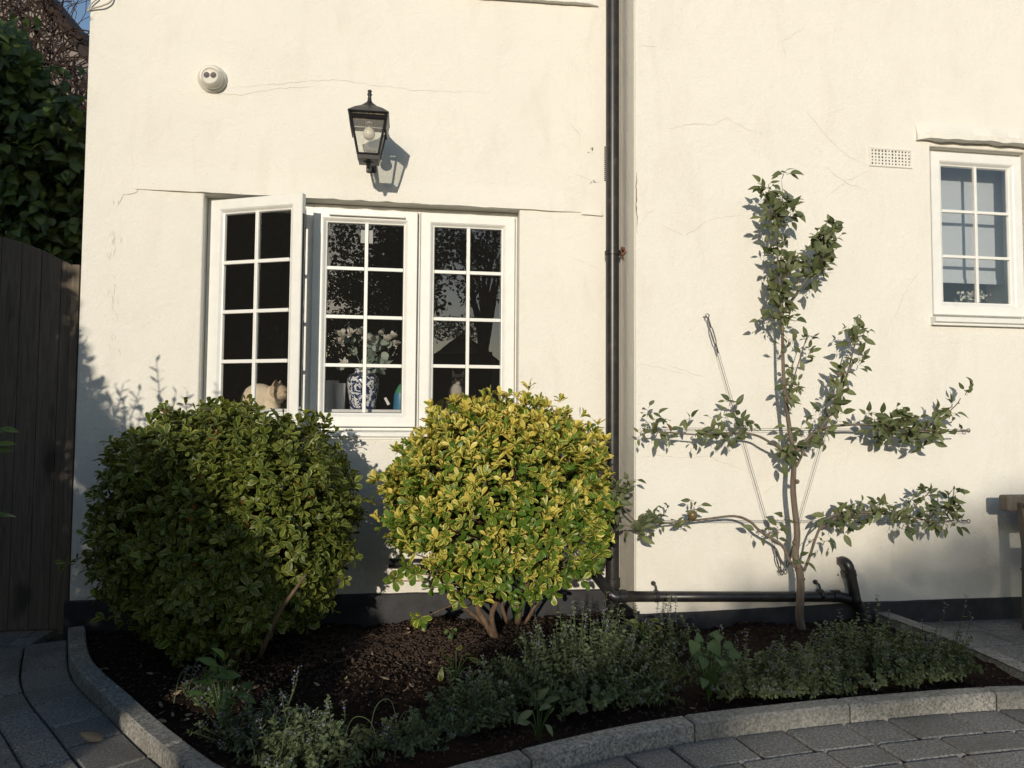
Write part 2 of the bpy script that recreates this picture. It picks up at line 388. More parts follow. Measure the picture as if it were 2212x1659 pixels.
for k, (wd, ln) in enumerate([(.17, [.26, .2, .24, .17]), (.125, [.24, .3, .2]), (.17, [.22, .28, .17, .25]), (.165, [.2, .14, .25]), (.125, [.24, .17]), (.165, [.19, .25]), (.165, [.25, .2]), (.165, [.2, .3]), (.165, [.2, .3])]):
    stones(pv, offs(front, d), 0, wd-.007, -.05, 0, ln, .013, .006, .0015, start=-random.random()*.1); d += wd
# paving left of the bed, running up to the gate, and behind the tip of the bed
y = .12
row = 0
while y > -.32:
    x = -2.9+(row % 2)*.09
    while x < -1.62-(.1 if y < 0 else 0):
        ln = random.choice([.16, .2, .24]); x2 = min(x+ln, -1.70+(-y)*.0)
        if x2 > x+.05:
            vs = [(x+.003, y-.12, 0), (x2-.003, y-.12, 0), (x2-.003, y-.006, 0), (x+.003, y-.006, 0)]
            pv.box(x+.003, x2-.003, y-.12, y-.006, -.05, -.002); pv.rnd += [random.random()]*8
        x += ln
    y -= .125; row += 1
o = tag(pv.build('paving', M['paver']), kind='structure')
pb = MB(); y = YR+.02
pb.rnd = []
while y > -1.6:
    x = 2.2+random.uniform(-.1, .1)
    while x < 5:
        ln = random.choice([.3, .42, .36]); cx, cy = x+ln/2, y-.11
        if not inside(cx, cy) and (not inside(x+.05, y-.19) or not inside(x+.05, y-.03)) and cy > -.95:
            pb.box(x+.004, x+ln-.004, y-.215, y-.004, -.06, -.004); pb.rnd += [random.random()]*8
        x += ln
    y -= .22
tag(pb.build('path', M['paver']), kind='structure')
def soilz(x, y):
    v = Vector((x*3, y*3, 0)); return .022+.03*noise.noise(v)+.014*noise.noise(v*5)+.008*noise.noise(v*14)
xs = np.arange(-1.64, 3.3, .016); ys = np.arange(-1.62, .03, .016)
idx = {}; sv = []; sf = []
ep = offs(front, .02)+offs(back, .02)+poly[-3:]
for i in range(len(xs)-1):
    for j in range(len(ys)-1):
        if inside(xs[i]+.008, ys[j]+.008, ep):
            q = []
            for a, b in ((i, j), (i+1, j), (i+1, j+1), (i, j+1)):
                if (a, b) not in idx:
                    idx[(a, b)] = len(sv); sv.append((xs[a], ys[b], soilz(xs[a], ys[b])))
                q.append(idx[(a, b)])
            sf.append(tuple(q))
sb = MB(); sb.add(sv, sf); tag(sb.build('soil', M['soil'], smooth=True), kind='structure')
# mulch chips
mc = MB(); n = 0
while n < 12000:
    x = random.uniform(-1.5, 2.9); y = random.uniform(-1.6, 0)
    if random.random() < .35: x = random.gauss(0.0, .35); y = random.gauss(-.45, .2)
    if y > -.01 or not inside(x, y): continue
    z = soilz(x, y)+.004; n += 1; a = random.uniform(0, 6.28); l = random.uniform(.002, .0075); wd = l*random.uniform(.2, .5); t = random.uniform(-.5, .5)
    c, s = math.cos(a), math.sin(a); h = random.uniform(.002, .005); vs = []
    for u, v_ in ((-l, -wd), (l*.8, -wd*.7), (l, wd*.6), (-l*.7, wd)): vs.append((x+c*u-s*v_, y+s*u+c*v_, z+t*u))
    mc.add(vs+[(p[0], p[1], p[2]+h) for p in vs], [(4, 5, 6, 7), (0, 1, 5, 4), (1, 2, 6, 5), (2, 3, 7, 6), (3, 0, 4, 7)])
tag(mc.build('mulch', M['mulch']), 'reddish brown bark and soil crumbs covering the flower bed', 'mulch', kind='stuff')
# ================================================================ HOUSE
XL = W(170, 700)[0]; XC = W(1373, 700, YR)[0]; ZT = 4.6
house = empty('house', (0, 0, 0), 'white rendered house wall with black painted base and white framed windows', 'house')
def wall_panel(x0, x1, Y, zt, zb, holes, th=.3, name='wall', mat=None):
    # grid of blocks round the holes; front edges slightly uneven
    hx = sorted(set([x0, x1]+[h for a in holes for h in a[:2]])); hz = sorted(set([zb, zt]+[h for a in holes for h in a[2:]]))
    b = bmesh.new(); vm = {}
    def vt(x, y, z):
        k = (round(x, 5), round(y, 5), round(z, 5))
        if k not in vm: vm[k] = b.verts.new(k)
        return vm[k]
    def solid(i, j):
        if i < 0 or j < 0 or i >= len(hx)-1 or j >= len(hz)-1: return False
        cx = (hx[i]+hx[i+1])/2; cz = (hz[j]+hz[j+1])/2
        return not any(h[0] < cx < h[1] and h[2] < cz < h[3] for h in holes)
    for i in range(len(hx)-1):
        for j in range(len(hz)-1):
            if not solid(i, j): continue
            a, c, e, f_ = hx[i], hx[i+1], hz[j], hz[j+1]
            b.faces.new([vt(a, Y, e), vt(c, Y, e), vt(c, Y, f_), vt(a, Y, f_)])
            b.faces.new([vt(a, Y+th, f_), vt(c, Y+th, f_), vt(c, Y+th, e), vt(a, Y+th, e)])
            if not solid(i-1, j): b.faces.new([vt(a, Y, e), vt(a, Y, f_), vt(a, Y+th, f_), vt(a, Y+th, e)])
            if not solid(i+1, j): b.faces.new([vt(c, Y, f_), vt(c, Y, e), vt(c, Y+th, e), vt(c, Y+th, f_)])
            if not solid(i, j-1): b.faces.new([vt(a, Y, e), vt(a, Y+th, e), vt(c, Y+th, e), vt(c, Y, e)])
            if not solid(i, j+1): b.faces.new([vt(a, Y+th, f_), vt(a, Y, f_), vt(c, Y, f_), vt(c, Y+th, f_)])
    bmesh.ops.recalc_face_normals(b, faces=b.faces)
    me = bpy.data.meshes.new(name); b.to_mesh(me); b.free(); me.materials.append(mat or M['stucco'])
    o = bpy.data.objects.new(name, me); COL.objects.link(o); o.parent = house
    bv = o.modifiers.new('b', 'BEVEL'); bv.width = .008; bv.segments = 3; bv.limit_method = 'ANGLE'; bv.angle_limit = R(40); bv.use_clamp_overlap = True
    return o
WX0 = W(433, 700)[0]; WX1 = W(1121, 700)[0]; WZ1 = (W(433, 417)[2]+W(1110, 452)[2])/2+.0; WZ0 = W(780, 947)[2]
wall_panel(XL, XC+.1, 0, ZT, -.2, [(WX0, WX1, WZ0, WZ1)])
RX0 = W(2013, 500, YR)[0]; RZ1 = W(2100, 322, YR)[2]; RZ0 = W(2100, 697, YR)[2]; RX1 = RX0+.59
wall_panel(XC, 5.2, YR, ZT, -.2, [(RX0, RX1, RZ0, RZ1)])
# side of the projecting wall: render darkened for grazing sun, holds the down pipe bracket
rb = MB(); rb.box(XC-.004, XC+.05, YR+.012, -.002, .1, ZT); rb.build('return_face', M['stucco_ret'], house)
# black plinth, painted with an uneven top edge
def plinth(ptsv, Y, x0, x1, name='plinth'):
    pts = []
    xs_ = np.linspace(x0, x1, 60); px = [W(a, b, Y)[0] for a, b in ptsv]; pz = [W(a, b, Y)[2] for a, b in ptsv]
    zs = [np.interp(x, px, pz)+.003*noise.noise(Vector((x*9, Y, 0))) for x in xs_]
    m_ = MB(); vs = []; fs = []
    for x, z in zip(xs_, zs): vs += [(x, Y-.016, -.15), (x, Y-.016, z-.006), (x, Y-.010, z), (x, Y+.01, z)]
    for i in range(len(xs_)-1):
        for j in range(3): fs.append((i*4+j, (i+1)*4+j, (i+1)*4+j+1, i*4+j+1))
    fs.append((0, 1, 2, 3)); fs.append(tuple(range(len(vs)-4, len(vs)))[::-1])
    m_.add(vs, fs); return m_.build(name, M['plinth'], house)
plinth([(150, 1297), (500, 1288), (828, 1281), (1300, 1272)], -.0, XL-.014, XC-.01)
plinth([(1377, 1326), (1560, 1318), (1865, 1300), (2203, 1289), (2500, 1280)], YR, XC-.016, 5.2)
rp = MB(); rp.box(XC-.015, XC+.02, YR+.0, -.02, -.15, .10); rp.build('plinth', M['plinth'], house)
# drip ledges: a thickening of the render ending in a sharp lower lip
def ledge(a, b, Y, out, up_, name='render_ledge', rough=.004, n=50, th=.0):
    A, B = W(*a, Y), W(*b, Y); vs = []; fs = []
    for i in range(n+1):
        t = i/n; p = A*(1-t)+B*t; e = min(1, t*12, (1-t)*12)
        dz = rough*noise.noise(Vector((p[0]*14, 3, Y))); o_ = (out+rough*.8*noise.noise(Vector((p[0]*22, 7, 1))))*(.35+.65*e)
        vs += [(p[0], Y+.004, p[2]+dz), (p[0], Y-o_, p[2]+dz), (p[0], Y-o_*1.02, p[2]+dz+.006+th), (p[0], Y-o_*.55, p[2]+up_*.35), (p[0], Y+.004, p[2]+up_)]
    for i in range(n):
        for j in range(4): fs.append((i*5+j, i*5+j+1, (i+1)*5+j+1, (i+1)*5+j))
    fs += [tuple(range(5)), tuple(range(n*5, n*5+5))[::-1]]
    m_ = MB(); m_.add(vs, fs); return m_.build(name, M['stucco'], house, smooth='auto')
ledge((292, 409), (1262, 460), 0, .014, .16, rough=.007)
ledge((1255, 464), (1303, 467), 0, .012, .04)
ledge((900, -12), (1292, 15), 0, .03, .05)
ledge((1978, 303), (2420, 334), YR, .052, .12, 'window_hood', .008, 60, .022)
# hairline cracks and stains
CN = 0
def crack(pts, Y, wd=.0016, mat='crack'):
    P3 = []
    for (a, b), (c, d_) in zip(pts[:-1], pts[1:]):
        n_ = max(2, int(math.hypot(c-a, d_-b)/9))
        for i in range(n_):
            t = i/n_; P3.append((a+(c-a)*t+random.uniform(-1.6, 1.6), b+(d_-b)*t+random.uniform(-1.8, 1.8)))
    P3.append(pts[-1]); Q = [W(a, b, Y) for a, b in P3]; vs = []; fs = []
    for i, q in enumerate(Q):
        t = Q[min(i+1, len(Q)-1)]-Q[max(i-1, 0)]; t = t/np.linalg.norm(t); nn = np.array([t[2], 0, -t[0]])
        ww = wd*random.uniform(.35, 1.0)*min(1, .2+4*i/len(Q), .2+4*(len(Q)-1-i)/len(Q))
        for s_ in (-1, 1): p = q+nn*ww*s_/2; vs.append((p[0], Y-.0012, p[2]))
    for i in range(len(Q)-1): fs.append((2*i, 2*i+1, 2*i+3, 2*i+2))
    m_ = MB(); m_.add(vs, fs); m_.build('crack', M[mat], house)
for pts in [[(495, 190), (560, 185), (640, 178), (720, 172), (900, 196), (1060, 200)], [(430, 200), (520, 205), (600, 192), (690, 186)],
            [(1232, 265), (1250, 290), (1253, 310)], [(1240, 375), (1270, 388), (1300, 395)], [(1230, 555), (1270, 568), (1300, 590)]]: crack(pts, 0)
crack([(300, 408), (297, 416), (268, 420), (258, 440)], 0, .006)
for k_ in range(26):
    a_ = 246+random.gauss(0, 7); b_ = random.uniform(425, 760); crack([(a_, b_), (a_+random.uniform(-5, 5), b_+random.uniform(6, 22))], 0, random.uniform(.002, .006), 'scuff')
for pts in [[(1433, 280), (1500, 268), (1540, 270), (1570, 255), (1610, 278), (1650, 290)], [(1738, 237), (1790, 300), (1830, 335), (1878, 360)],
            [(1780, 430), (1830, 390), (1878, 368)], [(1422, 482), (1480, 510), (1530, 475), (1600, 464)], [(1378, 490), (1398, 462), (1418, 450)],
            [(1374, 992), (1410, 982), (1470, 990), (1530, 986), (1590, 1010), (1625, 1022)], [(1430, 784), (1480, 800), (1530, 820)],
            [(1780, 360), (1830, 395), (1878, 415)], [(1740, 60), (1690, 90), (1700, 130)], [(1990, 580), (1960, 620), (1930, 690)],
            [(1375, 786), (1420, 792), (1500, 815)], [(1380, 100), (1420, 101)], [(1627, 1025), (1637, 1070), (1642, 1110)], [(1648, 1068), (1670, 1050), (1690, 1040)]]: crack(pts, YR)
crack([(1374, 372), (1374, 420), (1375, 470), (1376, 505)], YR, .006, 'rust')
# air brick
ab = MB(); a0 = W(1878, 358, YR); a1 = W(1968, 325, YR); x0, x1, z0, z1 = a0[0], a1[0], a0[2]+.0, a1[2]+.0
ab.frame(x0-.006, x1+.006, z0-.006, z1+.006, [(0, YR+.001), (.006, YR-.007), (.013, YR-.006), (.014, YR+.001)])
ab.box(x0+.008, x1-.008, YR-.0035, YR+.001, z0+.008, z1-.008)
abo = ab.build('air_brick', M['stucco'], house, smooth='auto')
ah = MB()
for i in range(12):
    for j in range(5):
        hx = x0+.016+(x1-x0-.032)*i/11+random.uniform(-.0008, .0008); hz = z0+.015+(z1-z0-.03)*j/4; s_ = random.uniform(.0028, .0042)
        ah.box(hx-s_, hx+s_, YR-.0045, YR-.003, hz-s_*1.1, hz+s_*1.1)
ah.build('vent_hole', M['dark_room'], abo)
# narrow louvre behind the pipe and plaster nicks
lv = MB()
for i in range(18): zc = W(1303, 318+i*4.2)[2]; xx = W(1306, 350)[0]; lv.box(xx-.002, xx+.012, -.006, .001, zc-.0025, zc+.0025)
lv.build('louvre_vent', M['lampiron'], house)
for a, b, s_ in [(1279, 322, .012), (1272, 330, .006), (1282, 392, .012), (1276, 396, .006), (828, 320, .004)]:
    p = W(a, b); mm = MB()
    for k in range(4):
        q = (p[0]+random.uniform(-s_, s_), -.0015, p[2]+random.uniform(-s_, s_)*.5); r_ = s_*random.uniform(.2, .45)
        mm.add([(q[0]+r_*math.cos(t*.9)*random.uniform(.6, 1.2), -.0015-k*.0004, q[2]+r_*.7*math.sin(t*.9)) for t in range(7)], [tuple(range(7))])
    mm.build('plaster_nick', M['mulch'], house)
# ---------------------------------------------------------------- windows
SASH = [(0, .0), (0, -.028), (.003, -.032), (.050, -.032), (.056, -.028), (.066, -.016), (.072, -.014), (.076, -.004), (.076, .0)]
def sash(mb, x0, x1, z0, z1, Y=0): mb.frame(x0, x1, z0, z1, [(i, y+Y) for i, y in SASH])
def bars(x0, x1, z0, z1, xv, zh, Y, wd=.018):
    b = MB(); b.prism([(xv-wd/2, z0), (xv+wd/2, z0), (xv+wd/2, z1), (xv-wd/2, z1)], Y-.007, Y+.009)
    for z in zh: b.prism([(x0, z-wd/2), (xv-wd/2-.0005, z-wd/2), (xv-wd/2-.0005, z+wd/2), (x0, z+wd/2)], Y-.0065, Y+.009); b.prism([(xv+wd/2+.0005, z-wd/2), (x1, z-wd/2), (x1, z+wd/2), (xv+wd/2+.0005, z+wd/2)], Y-.0065, Y+.009)
    return b
def pane(x0, x1, z0, z1, Y): m_ = MB(); m_.box(x0, x1, Y, Y+.004, z0, z1); return m_
FY = .075                       # face of the fixed frame, set back in the reveal
zt = WZ1-.012; zb = W(780, 930, FY)[2]
xa, xd = WX0+.002, WX1-.002
X1 = W(668, 600, FY)[0]; X2 = W(905, 600, FY)[0]
win = MB()
win.frame(xa, xd, zb, WZ1-.003, [(0, FY+.07), (0, FY), (.028, FY), (.036, FY+.008), (.036, FY+.07)])
for xm in (X1, X2): win.box(xm-.022, xm+.022, FY+.001, FY+.068, zb+.03, WZ1-.03)
win = win.build('window', M['upvc'], house, .002)
s = MB(); s.prism([(0, 0), (0, 0)], 0, 0) if False else None
def sill(x0, x1, z0, z1, Y0, Y1, mat, par, name='sill'):
    m_ = MB(); h_ = (z1-z0)
    prof = [(Y1, z1), (Y0+.012, z1-.004), (Y0+.002, z1-.007), (Y0, z1-.012), (Y0, z0+h_*.35), (Y0+.004, z0+h_*.32), (Y0+.018, z0+h_*.28), (Y0+.018, z0), (Y1, z0)]
    vs = [(x0, a, b) for a, b in prof]+[(x1, a, b) for a, b in prof]; n_ = len(prof)
    m_.add(vs, [tuple(range(n_)), tuple(range(2*n_-1, n_-1, -1))]+[(i, (i+1) % n_, (i+1) % n_+n_, i+n_) for i in range(n_)])
    return m_.build(name, mat, par, .0015)
sill(xa+.001, xd-.001, W(780, 949)[2], zb-.001, -.022, .14, M['upvc'], win)
# fixed/closed casements
sh = MB(); z1s = W(780, 452, FY-.03)[2]; z0s = zb+.02
mx0, mx1 = W(674, 600, FY-.03)[0], W(901, 600, FY-.03)[0]
sash(sh, mx0, mx1, z0s, z1s, FY); sh.build('casement', M['upvc'], win)
nx0, nx1 = W(908, 600, FY-.03)[0], W(1112, 600, FY-.03)[0]
sh = MB(); sash(sh, nx0, nx1, z0s, z1s, FY); sh.build('casement', M['upvc'], win)
GY = FY+.012-.02
for (q0, q1, bx, rows) in ((mx0, mx1, 791, (582, 686, 790)), (nx0, nx1, 1011, (590, 691, 792))):
    gx0, gx1, gz0, gz1 = q0+.074, q1-.074, z0s+.074, z1s-.074
    pane(gx0, gx1, gz0, gz1, GY).build('glass_pane', M['glass'], win)
    sl_ = MB(); sl_.frame(q0-.003, q1+.003, z0s-.003, z1s+.003, [(0, FY-.002), (.004, FY-.002), (.004, FY+.001), (0, FY+.001)]); sl_.build('rubber_seal', M['rubber'], win)
    xb = W(bx, 600, GY)[0]; bars(gx0, gx1, gz0, gz1, xb, [W(bx, r_, GY)[2] for r_ in rows], GY-.006).build('glazing_bars', M['upvc'], win, .002)
    sl_ = MB(); sl_.frame(gx0-.004, gx1+.004, gz0-.004, gz1+.004, [(0, GY-.004), (0, GY-.006), (.006, GY-.006), (.006, GY-.004)]); sl_.build('rubber_seal', M['rubber'], win)
# trickle vent hood on the middle casement
va, vb = W(711, 463, FY-.03), W(876, 471, FY-.03); zc = (va[2]+vb[2])/2
tv = MB(); tv.prism([(va[0], zc-.007), (vb[0], zc-.007), (vb[0]-.006, zc+.009), (va[0]+.006, zc+.009)], FY-.052, FY-.0325); tv.build('trickle_vent', M['upvc'], win, .004, seg=3)
# sticker on the middle pane
st0, st1 = W(779, 525, GY), W(806, 498, GY); xm = W(791, 500, GY)[0]
sk_ = MB(); sk_.box(st0[0], st1[0], GY-.0015, GY-.0008, st0[2], st1[2]); sk_.build('pane_sticker', M['sticker'], win)
# open casement, hinged on its left stile
HX, HY = W(453, 600, FY-.02)[0], FY-.03
FX = W(650, 600, -.165)[0]; ow = math.hypot(FX-HX, -.165-HY); th = math.atan2(-.165-HY, FX-HX)
def place(o, ang=th):
    o.matrix_local = Matrix.Translation((HX, HY, 0)) @ Matrix.Rotation(ang, 4, 'Z')
oz1 = W(453, 434, FY-.02)[2]-.0; oz0 = z0s
oc = MB(); sash(oc, 0, ow, oz0, oz1, .03); place(oc.build('casement', M['upvc'], win))
ox0, ox1, oz0g, oz1g = .074, ow-.074, oz0+.074, oz1-.074
place(pane(ox0, ox1, oz0g, oz1g, .018).build('glass_pane', M['glass'], win))
place(bars(ox0, ox1, oz0g, oz1g, (ox0+ox1)/2+.004, [oz0g+(oz1g-oz0g)*k/4 for k in (1, 2, 3)], .012).build('glazing_bars', M['upvc'], win, .002))
sl_ = MB(); sl_.frame(.004, ow-.004, oz0+.004, oz1-.004, [(0, .03), (0, .036), (.012, .036), (.012, .03)]); sl_.box(ow-.004, ow+.003, .004, .02, oz0+.1, oz1-.1); place(sl_.build('rubber_seal', M['rubber'], win))
for f_ in (.12, .3, .5, .56, .78, .92):
    lk = MB(); lk.box(X1-.03, X1-.022, FY+.004, FY+.03, zb+(zt-zb)*f_-.02, zb+(zt-zb)*f_+.02); lk.build('lock_keep', M['lampiron'], win, .002)
hd = MB(); hd.box(ow-.055, ow-.03, .038, .056, oz0+(oz1-oz0)*.42, oz0+(oz1-oz0)*.42+.03); hd.box(ow-.05, ow-.035, .056, .066, oz0+(oz1-oz0)*.42-.1, oz0+(oz1-oz0)*.42+.025); place(hd.build('handle', M['upvc'], win, .003))
# dark room behind
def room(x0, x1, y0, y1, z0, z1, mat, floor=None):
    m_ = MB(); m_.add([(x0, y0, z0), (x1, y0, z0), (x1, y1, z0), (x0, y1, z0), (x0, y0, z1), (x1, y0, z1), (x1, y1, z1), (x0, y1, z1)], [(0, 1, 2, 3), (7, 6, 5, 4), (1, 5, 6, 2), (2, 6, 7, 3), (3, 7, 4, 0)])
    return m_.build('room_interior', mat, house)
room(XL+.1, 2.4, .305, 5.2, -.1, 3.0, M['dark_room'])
isl = MB(); isl.box(xa+.04, xd-.04, FY+.075, .46, zb+.035, zb+.112); isl.build('inner_sill', M['insill'], house, .003)
# right hand window
RY = YR+.045
rz0 = W(2100, 686, YR)[2]
rw = MB(); rw.frame(RX0+.001, RX1-.001, rz0, RZ1-.001, [(0, RY+.07), (0, RY), (.016, RY), (.022, RY+.006), (.022, RY+.07)]); rw = rw.build('window', M['upvc'], house, .002)
sill(RX0-.02, RX1+.02, W(2013, 697, YR-.03)[2]-.01, rz0-.001, YR-.045, YR+.1, M['upvc'], rw)
q0, q1 = RX0+.014, RX1-.014; w0, w1 = rz0+.014, RZ1-.02
sh = MB(); sash(sh, q0, q1, w0, w1, RY); sh.build('casement', M['upvc'], rw)
g0 = RY+.012-.02; gx0, gx1, gz0, gz1 = q0+.074, q1-.074, w0+.074, w1-.074
pane(gx0, gx1, gz0, gz1, g0).build('glass_pane', M['glass'], rw)
bars(gx0, gx1, gz0, gz1, (gx0+gx1)/2, [gz0+(gz1-gz0)*k/3 for k in (1, 2)], g0-.006, .016).build('glazing_bars', M['upvc'], rw, .002)
bl = MB(); bz = W(2112, 606, g0+.1)[2]; bl.box(gx0-.1, gx1+.1, g0+.13, g0+.136, bz, gz1+.1); bl.box(gx0-.1, gx1+.1, g0+.122, g0+.137, bz-.014, bz+.012); bl.build('roman_blind', M['blind'], rw)
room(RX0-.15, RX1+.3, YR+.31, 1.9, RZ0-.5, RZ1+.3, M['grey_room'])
isl = MB(); isl.box(RX0+.01, RX1-.01, RY+.08, YR+.36, rz0+.03, rz0+.05); isl.build('inner_sill', M['insill'], house, .003)
# ================================================================ PIPES
def arc(c, a, b, r_, n=8): return None
dp = empty('downpipe', (0, 0, 0), 'black vertical downpipe in the corner between the two wall planes', 'drainpipe')
px = W(1323, 600, -.075)[0]; PR = .036
t_ = MB(); t_.tube([(px, -.075, z) for z in (.0, .4, 1, 2, 3, 4.5)], PR, 24, False); t_.build('pipe', M['blackpipe'], dp, smooth=True)
zc = W(1322, 547, -.075)[2]
c_ = MB(); c_.lathe([(PR+.001, -.012), (PR+.006, -.011), (PR+.006, .011), (PR+.001, .012)], (px, -.075, zc), n=24); c_.box(px+.03, XC-.004, -.085, -.065, zc-.008, zc+.008); c_.build('bracket', M['blackpipe'], dp, smooth='auto')
r_ = MB(); cx = XC-.006
for k in range(14):
    a = (cx-random.random()*.006, -.075+random.gauss(0, .014), zc+.008+random.gauss(0, .014)); s_ = random.uniform(.006, .014)
    r_.lathe([(s_*.2, -s_), (s_*.8, -s_*.5), (s_, 0), (s_*.7, s_*.6), (s_*.1, s_)], a, (random.random(), random.random(), .4), 7)
r_.build('rusty_fixing', M['rust'], dp)
zc = W(1325, 1248, -.075)[2]; c_ = MB(); c_.lathe([(PR+.001, -.05), (PR+.005, -.048), (PR+.005, .0), (PR+.001, .002)], (px, -.075, zc), n=24); c_.build('socket', M['blackpipe'], dp, smooth='auto')
wp = empty('waste_pipe', (0, 0, 0), 'black horizontal waste pipe running low across the right wall below the tree', 'drainpipe')
PY = YR-.05; e0 = W(1328, 1289, PY); e1 = W(1835, 1293, PY); pr = .026; zmean = (e0[2]+e1[2])/2
A = W(840, 1217, -.05); B = W(1262, 1222, -.05)
diag = smooth_poly([A, A*.5+B*.5, B, B+np.array([.03, -.01, -.02]), e0+np.array([-.03, .04, .03]), e0, e0+np.array([.05, 0, 0])], 3)
t_ = MB(); t_.tube(diag[:-1], pr, 16); t_.build('branch_pipe', M['blackpipe'], wp, smooth=True)
t_ = MB(); e2 = W(1800, 1289, PY); e3 = W(1858, 1310, PY); e4 = W(1862, 1345, PY)
t_.tube([e0+np.array([.02, 0, 0]), (e0+e2)/2, e2]+smooth_poly([e2+np.array([.01, 0, 0]), W(1835, 1294, PY), e3, e4, e4+np.array([0, 0, -.1])], 4), pr, 18); t_.build('pipe', M['blackpipe'], wp, smooth=True)
for a, b in ((1418, 1288), (1772, 1284)):
    q = W(a, b, PY); c_ = MB(); c_.lathe([(pr+.001, -.009), (pr+.004, -.008), (pr+.004, .008), (pr+.001, .009)], (q[0], PY, zmean+(q[2]-zmean)), (1, 0, 0), 20)
    c_.tube([(q[0], PY, q[2]+pr), (q[0], PY+.01, q[2]+pr+.02), (q[0], YR-.006, q[2]+pr+.03)], .006, 8); c_.lathe([(.012, -.004), (.012, .006)], (q[0], YR-.006, q[2]+pr+.027), (0, 1, 0), 12); c_.build('bracket', M['blackpipe'], wp, smooth='auto')
for q, ax in ((e0, (1, 0, 0)), (W(1790, 1288, PY), (1, 0, 0))):
    c_ = MB(); c_.lathe([(pr, -.02), (pr+.005, -.018), (pr+.005, .018), (pr, .02)], q+np.array([.04, 0, 0]), ax, 20); c_.build('socket', M['blackpipe'], wp, smooth='auto')
ep_ = empty('elbow_pipe', (0, 0, 0), 'short black pipe with a bent top leaving the wall near the bench', 'drainpipe')
PE = YR-.055; t_ = MB(); u0 = W(1815, 1212, YR)
pts = smooth_poly([W(1815, 1214, YR+.02), W(1822, 1213, YR-.03), W(1832, 1222, PE), W(1839, 1250, PE), W(1850, 1305, PE-.012)], 5)
t_.tube(pts, .027, 18); t_.build('pipe', M['blackpipe'], ep_, smooth=True)
q = W(1836, 1240, PE); c_ = MB(); dr = W(1850, 1300, PE)-W(1836, 1240, PE); c_.lathe([(.027, -.02), (.032, -.018), (.032, .012), (.027, .014)], q, dr, 20); c_.build('socket', M['blackpipe'], ep_, smooth='auto')
c_ = MB()
for k in range(8): p = W(1808+random.random()*10, 1205+random.random()*45, YR); c_.lathe([(.001, -.004), (.006, 0), (.001, .004)], p, (random.random(), 1, random.random()), 7)
c_.build('sealant', M['rust'], ep_)
# ================================================================ WALL LANTERN
LY = -.257; lamp = empty('wall_lantern', (0, 0, 0), 'black metal wall lantern with clear glass and white bulb above the open window', 'wall lamp')
lc = W(797, 300, LY); lx = lc[0]
def lz(y): return W(797, y, LY)[2]
def ring4(w_, z): return [(lx-w_, LY-w_, z), (lx+w_, LY-w_, z), (lx+w_, LY+w_, z), (lx-w_, LY+w_, z)]
def loft4(prof, mb):
    vs = []
    for w_, z in prof: vs += ring4(w_, z)
    fs = [tuple(i*4+j for i, j in ((k, q), (k, (q+1) % 4), (k+1, (q+1) % 4), (k+1, q))) for k in range(len(prof)-1) for q in range(4)]
    mb.add(vs, fs+[(0, 3, 2, 1), tuple(range(len(vs)-4, len(vs)))])
WE, WT, WB = .094, .086, .049
def lf(y, w_): return W(797, y, LY-w_)[2]
ze = lf(239, WE); zn = lz(225)
rf = MB(); loft4([(WE-.004, ze-.006), (WE, ze-.005), (WE+.004, ze), (WE, ze+.004), (.066, ze+(zn-ze)*.42), (.036, ze+(zn-ze)*.72), (.018, zn), (.014, zn+.004)], rf)
for sx in (-1, 1):
    rf.add([(lx+sx*(WE+.001), LY-WE, ze-.004), (lx+sx*(WE+.001), LY+WE, ze-.004), (lx+sx*(WE-.008), LY+WE*.8, ze-.072), (lx+sx*(WE-.008), LY-WE*.8, ze-.072),
            (lx+sx*(WE-.004), LY-WE, ze-.004), (lx+sx*(WE-.004), LY+WE, ze-.004), (lx+sx*(WE-.014), LY+WE*.8, ze-.072), (lx+sx*(WE-.014), LY-WE*.8, ze-.072)], [(0, 1, 2, 3), (7, 6, 5, 4), (0, 4, 5, 1), (1, 5, 6, 2), (2, 6, 7, 3), (3, 7, 4, 0)])
roof = rf.build('roof', M['lampiron'], lamp, .0015)
fn = MB(); fn.lathe([(.016, lz(222)), (.011, lz(219)), (.008, lz(208)), (.011, lz(206)), (.012, lz(203)), (.006, lz(202)), (.006, lz(201)), (.009, lz(199.5)), (.011, lz(197)), (.008, lz(195)), (.002, lz(194))], (lx, LY, 0), n=20); fn.build('finial', M['lampiron'], lamp, smooth=True)
zt_, zb_ = ze-.005, lf(332, WB)
fr = MB()
for sx in (-1, 1):
    for sy in (-1, 1):
        fr.tube([(lx+sx*WT, LY+sy*WT, zt_), (lx+sx*WB, LY+sy*WB, zb_)], .006, 4)
fr.frame(lx-WT, lx+WT, 0, 0, [(0, 0)]) if False else None
for w_, z in ((WT-.002, zt_-.012), (WT-.0035, zt_-.022), (WB, zb_)):
    for a, b in (((-1, -1), (1, -1)), ((1, -1), (1, 1)), ((1, 1), (-1, 1)), ((-1, 1), (-1, -1))):
        fr.tube([(lx+a[0]*w_, LY+a[1]*w_, z), (lx+b[0]*w_, LY+b[1]*w_, z)], .006, 4)
fr.build('frame', M['lampiron'], lamp)
for k in range(4):
    a = [(-1, -1), (1, -1), (1, 1), (-1, 1)][k]; b = [(-1, -1), (1, -1), (1, 1), (-1, 1)][(k+1) % 4]; i_ = .004
    gp = MB(); gp.add([(lx+a[0]*(WT-i_), LY+a[1]*(WT-i_), zt_), (lx+b[0]*(WT-i_), LY+b[1]*(WT-i_), zt_), (lx+b[0]*(WB-i_), LY+b[1]*(WB-i_), zb_), (lx+a[0]*(WB-i_), LY+a[1]*(WB-i_), zb_)], [(0, 1, 2, 3)])
    gp.build('glass_pane', M['lampglass'], lamp)
